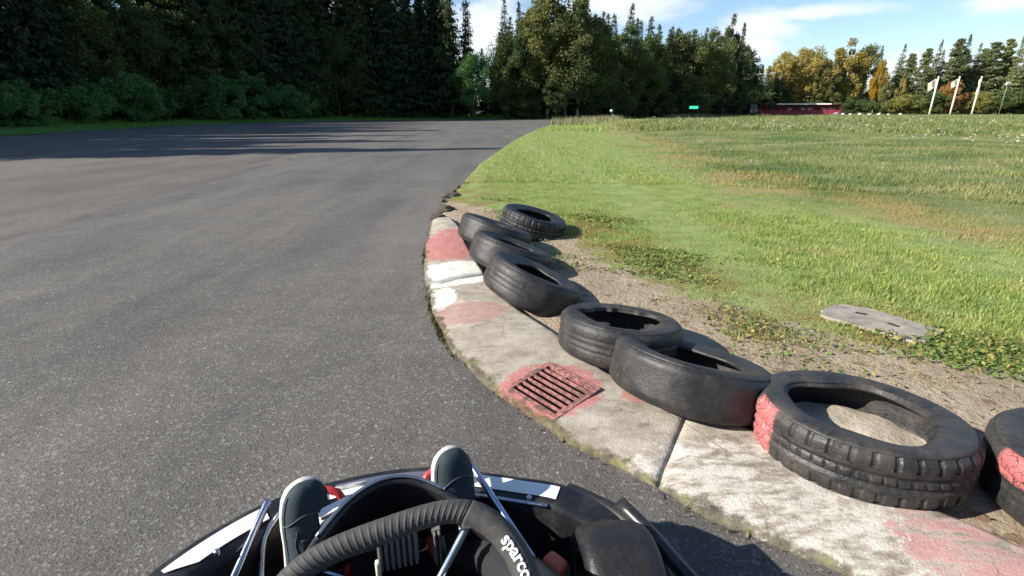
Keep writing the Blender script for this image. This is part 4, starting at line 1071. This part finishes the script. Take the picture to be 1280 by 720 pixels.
def decid_mesh(name, Ht, R, low, seed, n=9000, ls=.2, weep=0.0, clumps=70):
    """crown of leaf clumps through an uneven volume; returns mesh and clump centres"""
    g = np.random.default_rng(seed); cc = []
    while len(cc) < clumps:
        p = g.uniform(-1, 1, 3); rr = np.linalg.norm(p)
        if rr > 1 or rr < .25: continue
        zf = (p[2]+1)/2; wf = math.sin(PI*min(1, (zf*.86+.14)))**.6
        a = math.atan2(p[1], p[0]); lob = 1+.22*math.sin(3*a+seed)+.15*math.sin(5*zf*3+seed*2)
        cc.append((p[0]*R*wf*lob, p[1]*R*wf*lob, low+(Ht-low)*zf, g.uniform(.5, 1.15)))
    cc = np.array(cc); k = g.integers(0, clumps, n); s = R*.26*cc[k, 3]
    v = g.normal(size=(n, 3)); v = unit(v)*(g.random(n)**.45)[:, None]*s[:, None]; v[:, 2] *= .75+weep*1.3
    c = cc[k, :3]+v
    if weep: c[:, 2] -= np.abs(g.normal(0, weep, n))
    d = unit(g.normal(size=(n, 3))+np.array([0, 0, -.4-2.2*weep]))
    br = g.uniform(0, 1, clumps)
    return crown_mesh(name, leaf_quads(c, d, ls*g.uniform(.5, 1.0, n), ls*g.uniform(.8, 1.7, n)*(1+.6*weep), 0), .2+.45*br[k]+g.normal(0, .16, n), M['green']), cc
def pine_mesh(name, Ht, seed):
    g = np.random.default_rng(seed); C = []; D_ = []; Rn = []; cc = []
    for i in range(120):
        f = g.uniform(0, 1); z = Ht*(.26+.72*f); a = g.uniform(0, 2*PI); r = (Ht*.15)*(1-f**2*.85)*g.uniform(.25, 1)
        cc.append((r*math.cos(a), r*math.sin(a), z, 1))
        m = 90; v = unit(g.normal(size=(m, 3)))*(g.random(m)**.5)[:, None]*np.array([.95, .95, .42])*g.uniform(.45, 1.1)
        C.append(v+np.array([r*math.cos(a), r*math.sin(a), z])); D_.append(unit(v+np.array([0, 0, .5])+g.normal(0, .4, (m, 3)))); Rn.append(np.clip(.5+v[:, 2]*.6+g.normal(0, .18, m), 0, 1))
    C = np.concatenate(C); m = len(C)
    return crown_mesh(name, leaf_quads(C, np.concatenate(D_), g.uniform(.10, .22, m), g.uniform(.3, .6, m), 0), np.concatenate(Rn), M['pine']), np.array(cc)
def trunk_mesh(name, Ht, r0, mat, limbs=(), lean=.02, seed=0):
    g = random.Random(seed); bm = bmesh.new(); pts = []
    for i in range(12):
        f = i/11; pts.append((Ht*lean*math.sin(2.2*f+seed)*f, Ht*lean*math.cos(1.7*f+seed)*f, -.1+Ht*f))
    add_tube(bm, pts, [r0*(1.25 if i == 0 else 1)*(1-.93*i/11) for i in range(12)], 9)
    for c in limbs:
        c = [float(q) for q in c]
        zb = max(Ht*.12, c[2]-(c[0]**2+c[1]**2)**.5*g.uniform(.6, 1.0)-.4); zb = min(zb, Ht*.9); f = zb/Ht
        b = Vector((Ht*lean*math.sin(2.2*f+seed)*f, Ht*lean*math.cos(1.7*f+seed)*f, zb)); e = Vector(c[:3])
        mid = b.lerp(e, .5)+Vector((g.uniform(-.2, .2), g.uniform(-.2, .2), .15)); rr = r0*(1-.9*f)*.45
        add_tube(bm, [b, mid, e], [rr, rr*.6, rr*.2], 5)
    bmesh.ops.recalc_face_normals(bm, faces=bm.faces[:]); me = bpy.data.meshes.new(name); bm.to_mesh(me); bm.free()
    me.polygons.foreach_set('use_smooth', [True]*len(me.polygons)); me.materials.append(mat); return me
LIB = {}
LIB['spruce'] = [(spruce_mesh('crown', 16, 3.0, 1.0, 11), trunk_mesh('trunk', 15.8, .20, M['bark'], seed=1), 16), (spruce_mesh('crown', 16, 2.5, .5, 12), trunk_mesh('trunk', 15.8, .18, M['bark'], seed=2), 16), (spruce_mesh('crown', 16, 3.4, 1.8, 13), trunk_mesh('trunk', 15.8, .22, M['bark'], seed=3), 16)]
LIB['spruce'] += [(spruce_mesh('crown', 16, 2.8, .8, 51, 270), trunk_mesh('trunk', 15.8, .2, M['bark'], seed=9), 16), (spruce_mesh('crown', 16, 3.8, 1.2, 52, 380), trunk_mesh('trunk', 15.8, .22, M['bark'], seed=10), 16), (spruce_mesh('crown', 16, 3.1, 2.4, 53, 250), trunk_mesh('trunk', 15.8, .2, M['bark'], seed=12), 16)]
LIB['thin'] = [(spruce_mesh('crown', 16, 1.7, .6, 14), trunk_mesh('trunk', 15.8, .16, M['bark'], seed=4), 16), (spruce_mesh('crown', 16, 2.0, .5, 15), trunk_mesh('trunk', 15.8, .16, M['bark'], seed=5), 16)]
LIB['edge'] = [(spruce_mesh('crown', 20, 3.6, .9, 16, 620, .95, .1), trunk_mesh('trunk', 19.8, .24, M['bark'], seed=6), 20), (spruce_mesh('crown', 20, 3.2, 2.2, 17, 620, .95, .1), trunk_mesh('trunk', 19.8, .24, M['bark'], seed=7), 20), (spruce_mesh('crown', 20, 3.9, .5, 18, 660, .95, .1), trunk_mesh('trunk', 19.8, .26, M['bark'], seed=8), 20)]
def mk(key, Ht, R, low, seed, n, ls, weep, cl, r0, bark):
    m, cc = decid_mesh('crown', Ht, R, low, seed, n, ls, weep, cl)
    LIB.setdefault(key, []).append((m, trunk_mesh('trunk', Ht*.9, r0, M[bark], cc[::3], .02, seed), Ht))
mk('birch', 15, 2.9, 2.6, 21, 12000, .20, .45, 60, .15, 'birch'); mk('birch', 15, 2.5, 2.0, 22, 11000, .20, .55, 54, .14, 'birch')
mk('broad', 14, 3.9, 2.2, 23, 17000, .21, .12, 120, .22, 'bark'); mk('broad', 14, 3.4, 1.6, 24, 16000, .21, .12, 110, .20, 'bark'); mk('broad', 14, 4.3, 2.6, 25, 17000, .22, .15, 125, .22, 'bark')
mk('bush', 3, 1.7, .25, 26, 5200, .14, .05, 44, .05, 'bark'); mk('bush', 3, 2.1, .15, 27, 5600, .14, .05, 50, .05, 'bark'); mk('bush', 3, 1.5, .2, 28, 4600, .13, .1, 40, .04, 'bark')
for s_ in (31, 32, 33):
    m, cc = pine_mesh('crown', 17, s_); LIB['pine'] = LIB.get('pine', [])+[(m, trunk_mesh('trunk', 16.3, .19, M['pinebark'], cc[::2], .02, s_), 17)]
TR = random.Random(5)
def tree(kind, x, y, h, mat, name, label, cat, group, var=None, wide=1.0, z=-.03):
    lib = LIB[kind]; crown, trunk, H0 = lib[TR.randrange(len(lib)) if var is None else var]
    r = empty(name, (x, y, z), TR.uniform(0, 2*PI)); s = h/H0; k = s*wide*TR.uniform(.9, 1.1); r.scale = (k, k, s)
    if kind != 'bush': r.rotation_euler = (TR.uniform(-.035, .035), TR.uniform(-.035, .035), r.rotation_euler[2])
    tag(r, label, cat, group)
    c = link(bpy.data.objects.new('crown', crown), r); t = link(bpy.data.objects.new('trunk' if kind != 'bush' else 'stem', trunk), r)
    c.material_slots[0].link = 'OBJECT'; c.material_slots[0].material = M[mat]
    return r

# left forest behind the verge
FRONT = smooth_curve([(-31.5,9.6,0),(-30.9,17,0),(-30.4,24,0),(-32.2,36,0),(-31.5,47,0),(-22.5,59.5,0),(-13.5,66,0),(-6.5,68.5,0)], 200)
cnt = 0
for row, (off, step, hs) in enumerate(((0,2.6,(16,19)), (3.0,2.7,(17,21)), (6.5,3.2,(18,22)), (10.5,3.6,(18,22)), (15,4.2,(19,23)))):
    i = 0.0
    while i < 199:
        p = FRONT[int(i)]; q = FRONT[min(199, int(i)+2)]; t = (q-p).normalized() if (q-p).length > 0 else Vector((0,1,0)); nn = Vector((-t.y, t.x, 0))
        x = p.x+nn.x*off+TR.uniform(-.6, .6); y = p.y+nn.y*off+TR.uniform(-.6, .6)
        i += step/.335*TR.uniform(.8, 1.2)
        gap = abs(math.atan2(x, y)-math.atan2(dirx(474), 1)) < .011
        if y < 9.6 or gap: continue
        hcap = 15 if x > -14 and row > 0 else (15.5 if 14 < y < 50 and row < 3 else 99)
        if row == 0 and TR.random() < .28:
            tree('broad', x, y, TR.uniform(8, 12), 'green', 'broadleaf_tree', 'green leafy tree among the shaded spruces on the left', 'tree', 'leafy trees at the left forest edge')
        else:
            tree('edge', x, y, min(hcap, TR.uniform(*hs)), 'spruce', 'spruce_tree', 'dark spruce in the shaded forest behind the left grass verge', 'tree', 'spruces of the shaded left forest')
# undergrowth along the verge
i = 4.0
while i < 150:
    p = FRONT[int(i)]; q = FRONT[int(i)+2]; t = (q-p).normalized(); nn = Vector((-t.y, t.x, 0)); o_ = TR.uniform(-4.2, -1.0)
    tree('bush', p.x+nn.x*o_, p.y+nn.y*o_, TR.uniform(1.6, 4.6), 'lush' if TR.random() < .72 else 'green', 'bush', 'leafy green bush growing between the left verge and the dark spruces', 'bush', 'undergrowth along the left verge', wide=TR.uniform(.8, 1.1))
    i += 1.55/.335*TR.uniform(.7, 1.3)

def put(kind, px, y, py, mat, name, label, cat='tree', group=None, wide=1.0, var=None):
    return tree(kind, dirx(px)*y, y, top_z(py, y), mat, name, label, cat, group, var, wide)
# the row across the road
put('broad', 592, 63, 62, 'lush', 'broadleaf_tree', 'low rounded green tree in the gap of sky left of the centre', wide=1.15)
put('spruce', 566, 66, -60, 'spruce', 'spruce_tree', 'tall spruce whose jagged right flank borders the gap of sky', wide=.75)
put('spruce', 583, 69, -40, 'spruce', 'spruce_tree', 'slim tall spruce at the very edge of the gap of sky', wide=.55)
put('spruce', 630, 66, -4, 'spruce', 'spruce_tree', 'spruce with a sunlit crown just right of the gap of sky', wide=.8)
put('thin', 650, 69, 2, 'spruce', 'spruce_tree', 'slender spruce between the gap of sky and the pale weeping birches')
put('spruce', 512, 70, -60, 'spruce', 'spruce_tree', 'tall dark spruce left of the gap of sky, farthest from it of three', wide=.9)
put('spruce', 538, 71, -50, 'spruce', 'spruce_tree', 'tall dark spruce left of the gap of sky, middle of three', wide=.9)
put('spruce', 489, 74, -40, 'spruce', 'spruce_tree', 'dark spruce just right of the glints of sky in the left forest', wide=.9)
put('birch', 684, 66, -22, 'pale', 'birch_tree', 'weeping birch with pale olive foliage, left of the two tallest in the centre', wide=1.25, var=0)
put('birch', 722, 68, -26, 'pale', 'birch_tree', 'weeping birch with a yellowish top, right of the two tallest in the centre', wide=1.4, var=1)
put('broad', 752, 70, 44, 'green', 'broadleaf_tree', 'dull green drooping tree in shade below the yellowish weeping birch', wide=.8)
put('broad', 695, 64, 84, 'green', 'broadleaf_tree', 'short shaded tree at the foot of the pale weeping birch', wide=1.1)
LBC = 'dark spruce with a sunlit tip in the row across the road'
GC = 'spruces in the row across the road'
for (px, y, py, w_) in [(606,72,60,1.0),(640,76,20,.8),(668,74,18,.9),(703,76,18,.9),(741,77,16,.9),(764,78,16,.9),(778,76,4,.85),(792,80,22,.9),(803,82,20,.9),(818,84,30,.9),(829,86,36,.9),(842,90,34,.9),(858,92,36,.9),(872,96,34,.9),(886,98,38,.9),(915,104,52,.9),(934,112,72,.9),(944,116,80,.9),(748,72,14,.9),(730,84,14,1.),(755,86,16,1.),(790,90,26,1.),(825,94,40,1.),(850,99,40,1.),(880,104,42,1.),(905,110,50,1.),(926,116,66,1.),(690,84,22,1.),(655,82,26,1.),(625,78,34,1.), (954,124,92,1.), (938,121,84,1.)]:
    put('spruce' if TR.random() < .75 else 'thin', px, y+TR.uniform(-1, 1), py, 'spruce', 'spruce_tree', LBC, 'tree', GC, w_*TR.uniform(1.15, 1.6))
for k, (px, y, py, w_, mt) in enumerate([(668,67,14,1.1,'pale'),(706,66,8,1.15,'pale'),(738,69,26,1.2,'green'),(778,74,38,1.1,'green'),(808,79,48,1.1,'green'),(846,87,44,1.15,'pale'),(868,90,52,1.1,'green'),(922,104,62,1.1,'green'),(634,65,48,1.0,'green')]):
    put('broad', px, y, py-9, mt, 'broadleaf_tree', 'rounded leafy tree standing among the dark spruces across the road', 'tree', 'leafy trees in the row across the road', w_)
put('spruce', 836, 84, 32, 'rust', 'spruce_tree', 'reddish brown spruce among the dark row across the road', wide=.9)
put('broad', 884, 92, 34, 'green', 'broadleaf_tree', 'rounded tree with bright lit leaf clumps above the green light', wide=.85)
put('birch', 903, 97, 20, 'pale', 'birch_tree', 'olive birch with a pale top, tallest near the right end of the dark row', wide=.8)
put('thin', 917, 100, 28, 'spruce', 'spruce_tree', 'pointed spruce at the right end of the dark row')
for (px, y, py) in [(650,66,120),(672,67,118),(742,70,114),(770,73,116),(798,77,112),(828,82,114),(858,88,112),(930,112,110),(905,104,108)]:
    put('bush', px, y-1, py, 'green', 'bush', 'dim shaded bush at the foot of the row across the road', 'bush', 'bushes under the row across the road', 1.6)
for (px, y, py) in [(px_, 96+(px_-640)*.10, 56+(px_-640)*.10+TR.uniform(-8, 8)) for px_ in range(622, 985, 9)]:
    put('spruce', px, y+TR.uniform(-2, 2), py, 'spruce', 'spruce_tree', 'lower dark spruce filling the shade behind the row across the road', 'tree', 'spruces deep behind the row across the road', 1.5)
for px_ in range(965, 1330, 11):
    put('spruce', px_, 149+TR.uniform(-2, 2), TR.uniform(84, 96), 'spruce' if TR.random() < .5 else 'pine', 'spruce_tree', 'low dark spruce in the shade behind the sunlit far trees', 'tree', 'spruces deep behind the far trees', 1.6)
# sunlit trees on the far right
put('broad', 975, 132, 62, 'gold', 'broadleaf_tree', 'golden brown rounded tree above the dark end of the red shelter', wide=1.25)
put('broad', 1000, 134, 56, 'gold', 'broadleaf_tree', 'golden leafy tree behind the left half of the red shelter', wide=1.2)
put('broad', 1024, 130, 72, 'olive', 'broadleaf_tree', 'lower olive tree behind the middle of the red shelter', wide=.9)
put('birch', 1048, 133, 50, 'gold', 'birch_tree', 'large golden birch rising behind the right end of the red shelter', wide=1.8)
put('birch', 1070, 134, 53, 'olive', 'birch_tree', 'olive birch just right of the large golden one', wide=1.5)
put('birch', 1091, 126, 74, 'yellow', 'birch_tree', 'bright yellow birch, the only one of that colour', wide=.8)
put('birch', 1101, 122, 96, 'olive', 'birch_tree', 'small olive birch with a bare white trunk below the bright yellow one', wide=.9)
put('spruce', 1088, 138, 56, 'spruce', 'spruce_tree', 'dark pointed spruce top behind the bright yellow birch', wide=.8)
put('birch', 1122, 123, 92, 'gold', 'birch_tree', 'slim gold birch in front of the grey green pines', wide=.7)
GP = 'pines along the far edge of the infield'; LPN = 'grey green pine in the sunlit row beyond the infield'
for (px, y, py, w_) in [(1112,128,57,1.),(1128,131,66,1.),(1140,127,60,1.),(1153,133,52,1.),(1165,128,64,1.),(1178,126,48,1.1),(1190,133,62,1.),(1201,128,56,1.),(1214,132,60,1.),(1226,126,52,1.1),(1240,128,48,.9),(1264,126,55,1.),(1282,126,52,1.),(1300,126,50,1.),(1321,126,58,1.),(1120,140,70,1.2),(1145,141,72,1.2),(1172,141,70,1.2),(1196,141,74,1.2),(1221,140,70,1.2),(1250,138,70,1.2),(1278,137,70,1.2),(985,142,78,1.2),(1012,142,76,1.2),(1036,143,74,1.2),(1062,143,72,1.2)]:
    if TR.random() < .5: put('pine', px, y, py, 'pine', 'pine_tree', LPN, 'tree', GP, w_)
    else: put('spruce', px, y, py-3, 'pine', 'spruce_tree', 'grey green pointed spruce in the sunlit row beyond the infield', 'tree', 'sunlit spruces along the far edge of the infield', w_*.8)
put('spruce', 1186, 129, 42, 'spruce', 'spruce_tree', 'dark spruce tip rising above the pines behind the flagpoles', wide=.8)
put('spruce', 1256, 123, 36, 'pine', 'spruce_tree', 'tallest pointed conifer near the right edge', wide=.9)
put('bush', 1184, 116, 100, 'orange', 'broadleaf_tree', 'orange tree behind the flagpoles, the only one of that colour', wide=.75, var=0)
for (px, y, py, w_, mt) in [(1060,118,120,1.1,'olive'),(1078,118,118,1.2,'olive'),(1088,115,122,1.2,'olive'),(1110,117,119,1.1,'olive'),(1131,117,114,1.3,'olive'),(1148,116,112,1.2,'olive'),(1162,117,110,1.1,'green'),(1212,116,112,1.2,'olive'),(1224,115,108,1.2,'olive'),(1240,114,112,1.2,'olive'),(1252,114,106,1.2,'olive'),(1270,113,110,1.2,'olive'),(1288,113,112,1.2,'olive'),(1045,122,122,1.2,'green'),(1310,113,112,1.2,'olive')]:
    put('bush', px, y, py+5, 'green' if (px % 3) else mt, 'bush', 'olive green bush below the far pines at the edge of the infield', 'bush', 'bushes at the far edge of the infield', w_*1.15)

# ---------------------------------------------------------------- things beyond the infield
def ground_at(px, y): return Vector((dirx(px)*y, y, .12))
# red shelter
yS = 107; a = ground_at(950, yS+3); b = ground_at(1052, yS-2); L_ = (b-a).length; rz = math.atan2(b.y-a.y, b.x-a.x)
sh = empty('shelter', a, rz); tag(sh, 'long low red shelter with a pale roof edge at the far end of the infield', 'shelter')
mr_ = plastic('red_boards', (.23,.022,.03), .6, .2); mpale = simple('pale_roof', (.70,.62,.60), .6, 0, .12, 3)
bm = bmesh.new(); add_box(bm, (L_/2, 2.2, 1.05), (L_, .12, 2.1)); bm_obj('back_wall', bm, mr_, sh)
bm = bmesh.new(); add_box(bm, (L_/2, .05, .45), (L_, .10, .9)); bm_obj('front_wall', bm, mr_, sh)
n_ = 12
for k in range(n_+1):
    bm = bmesh.new(); add_box(bm, (L_*k/n_, -.02, .95), (.14, .14, 1.9)); bm_obj('post', bm, mr_, sh)
for k in (4, 6, 7, 9, 10):
    bm = bmesh.new(); add_box(bm, (L_*(k+.5)/n_, .3, 1.02), (.75, .05, .6), None, .02); bm_obj('notice_panel', bm, simple('pinkish_panel', (.45,.25,.24), .6), sh)
bm = bmesh.new(); add_box(bm, (L_*.10, .9, 1.98), (L_*.20, 3.2, .14)); bm_obj('roof', bm, simple('dull_red_roof', (.11,.03,.035), .6), sh)
bm = bmesh.new(); add_box(bm, (L_*.53, .9, 2.02), (L_*.66, 3.3, .26)); bm_obj('roof', bm, mpale, sh)
bm = bmesh.new(); add_box(bm, (L_*.93, .9, 1.96), (L_*.14, 3.2, .12)); bm_obj('roof', bm, simple('dull_red_roof2', (.11,.03,.035), .6), sh)
# dark van
vn = empty('parked_van', ground_at(933, 104), math.radians(20)); tag(vn, 'dark van parked in the shade left of the red shelter', 'van')
mv = plastic('dark_paint', (.010,.012,.016), .3, .1); mg_ = simple('van_glass', (.10,.13,.16), .08, 0, .1)
pr = [(-.95,.35),(-.98,.9),(-.93,1.25),(-.78,1.85),(-.55,1.95),(.55,1.95),(.78,1.85),(.93,1.25),(.98,.9),(.95,.35)]
bm = bmesh.new(); fr = [[bm.verts.new((x, y_, z)) for x, z in pr] for y_ in (-1.9, -1.6, 2.0, 2.2)]
for v in fr[0]: v.co.z = .35+(v.co.z-.35)*.62
for q in range(3):
    for k in range(len(pr)): bm.faces.new((fr[q][k], fr[q][(k+1)%len(pr)], fr[q+1][(k+1)%len(pr)], fr[q+1][k]))
bm.faces.new(fr[0]); bm.faces.new(fr[-1][::-1]); bm_obj('body', bm, mv, vn)
bm = bmesh.new(); add_box(bm, (0,-1.79,1.5), (1.35,.05,.55), Matrix.Rotation(-.42, 3, 'X'), .02); bm_obj('windscreen', bm, mg_, vn)
for sx in (-1, 1):
    bm = bmesh.new(); add_box(bm, (sx*.66,-1.92,.75), (.30,.05,.16), None, .02); bm_obj('headlight', bm, simple('lamp_glass', (.5,.5,.5), .1), vn)
    for y_ in (-1.2, 1.4):
        bm = bmesh.new(); add_lathe(bm, [(.001,-.1),(.26,-.1),(.33,-.08),(.33,.08),(.26,.1),(.001,.1)], 24, Matrix.Translation((sx*.88, y_, .33)) @ Matrix.Rotation(PI/2, 4, 'Y')); bm_obj('wheel', bm, M['black'], vn)
# green signal light
gp = ground_at(867, 78); gl = empty('signal_light', gp, math.radians(-18)); tag(gl, 'glowing green signal light on a post before the dark trees', 'signal light')
bm = bmesh.new(); add_tube(bm, [(0,0,-.1),(0,0,1.0)], .04, 8); bm_obj('post', bm, M['black'], gl, True)
bm = bmesh.new(); add_box(bm, (0,0,1.28), (1.65,.16,.66), None, .03); bm_obj('housing', bm, M['black'], gl)
ne = N('green_lamp'); ne.set(ne.b, 'Emission Color', (.03,.80,.30)); ne.b.inputs['Emission Strength'].default_value = 1.1
bm = bmesh.new(); add_box(bm, (0,-.10,1.28), (1.15,.05,.34), None, .02); bm_obj('lamp', bm, ne.fin((.02,.4,.2), .3), gl)
# small marker by the track edge
mp_ = ground_at(765, 62); mk_ = empty('marker_post', mp_); tag(mk_, 'short dark marker post with a white cap at the far edge of the grass', 'marker post')
bm = bmesh.new(); add_tube(bm, [(0,0,-.1),(.05,0,.75)], [.09,.07], 8); bm_obj('post', bm, M['black'], mk_, True)
bm = bmesh.new(); bmesh.ops.create_uvsphere(bm, u_segments=14, v_segments=10, radius=.17)
for v in bm.verts: v.co = Vector((v.co.x-.05, v.co.y, v.co.z*.85+.86))
bm_obj('cap', bm, M['white_panel'], mk_, True)
bm = bmesh.new(); add_box(bm, (.22,0,.32), (.22,.1,.16), None, .04); bm_obj('plate', bm, M['white_panel'], mk_)
# flagpoles
mpole = simple('white_pole', (.78,.68,.56), .5, 0, .08, 3); mfl = simple('pale_flag', (.72,.64,.50), .8, 0, .15, 6)
for k, (px, lab, fl) in enumerate([(1163, 'white flagpole with a cream flag, left of the three', 1), (1189, 'white flagpole with a small limp cream flag, middle of the three', .75), (1216, 'white flagpole with its flag wrapped round it, right of the three', 0)]):
    y_ = 98; p = ground_at(px, y_); hgt = top_z(97, y_)-.1; f = empty('flagpole', p); tag(f, lab, 'flagpole', 'flagpoles beyond the infield')
    bm = bmesh.new(); add_tube(bm, [(0,0,-.2),(0,0,hgt*.5),(0,0,hgt)], [.15,.14,.11], 12); bm_obj('pole', bm, mpole, f, True)
    bm = bmesh.new(); bmesh.ops.create_uvsphere(bm, u_segments=12, v_segments=8, radius=.14)
    for v in bm.verts: v.co.z += hgt+.06
    bm_obj('finial', bm, mpole, f, True)
    vs = []; ni, nj = 14, 12
    if fl:
        for i in range(ni+1):
            for j in range(nj+1):
                u = i/ni; v = j/nj; x = -.10-u*1.35*fl*(1-.25*v); z = hgt-.25-v*1.55*fl-u*u*.75*fl; vs.append((x, .16*math.sin(u*7+v*2)*u+.05, z))
    else:
        for i in range(ni+1):
            for j in range(nj+1):
                a = 2*PI*i/ni; v = j/nj; r = .17+.09*math.sin(v*9+1)*math.sin(PI*v)+.05*math.sin(3*a+v*5); vs.append((r*math.cos(a)-.06, r*math.sin(a), hgt-.3-v*2.6))
    o = mesh_obj('flag', vs, [(i*(nj+1)+j, i*(nj+1)+j+1, (i+1)*(nj+1)+j+1, (i+1)*(nj+1)+j) for i in range(ni) for j in range(nj)], mfl, f)
    if fl: md = o.modifiers.new('s', 'SOLIDIFY'); md.thickness = .02
# white lamp on a mast among the right trees
p = ground_at(1250, 108); lm_ = empty('lamp_mast', p); tag(lm_, 'white floodlight box on a thin mast near the right edge', 'lamp mast')
hz = top_z(106, 108)
bm = bmesh.new(); add_tube(bm, [(0,0,-.1),(0,0,hz)], .05, 8); bm_obj('mast', bm, simple('grey_mast', (.25,.25,.24), .5), lm_, True)
bm = bmesh.new(); add_box(bm, (0,-.1,hz+.1), (.75,.35,.55), Matrix.Rotation(.3, 3, 'X'), .06); bm_obj('lamp_box', bm, M['white_panel'], lm_)
# white stones on the far bank
for (px, y_, s) in [(1046,103,.42),(1055,104,.3),(1064,102,.26),(1076,104,.34),(1088,103,.25),(1100,104,.3),(1112,103,.22),(1127,104,.28)]:
    p = ground_at(px, y_); bm = bmesh.new(); bmesh.ops.create_icosphere(bm, subdivisions=2, radius=s)
    for v in bm.verts: v.co = Vector((v.co.x*1.2, v.co.y, v.co.z*.75))*(1+.25*mnoise.noise(v.co*3+p))
    o = bm_obj('stone', bm, simple('white_stone', (.66,.63,.58), .9) if 'white_stone' not in bpy.data.materials else bpy.data.materials['white_stone'], None, True); o.location = p+Vector((0,0,s*.4))
    tag(o, 'white stone in the line right of the red shelter', 'stone', 'white stones at the far edge of the infield')
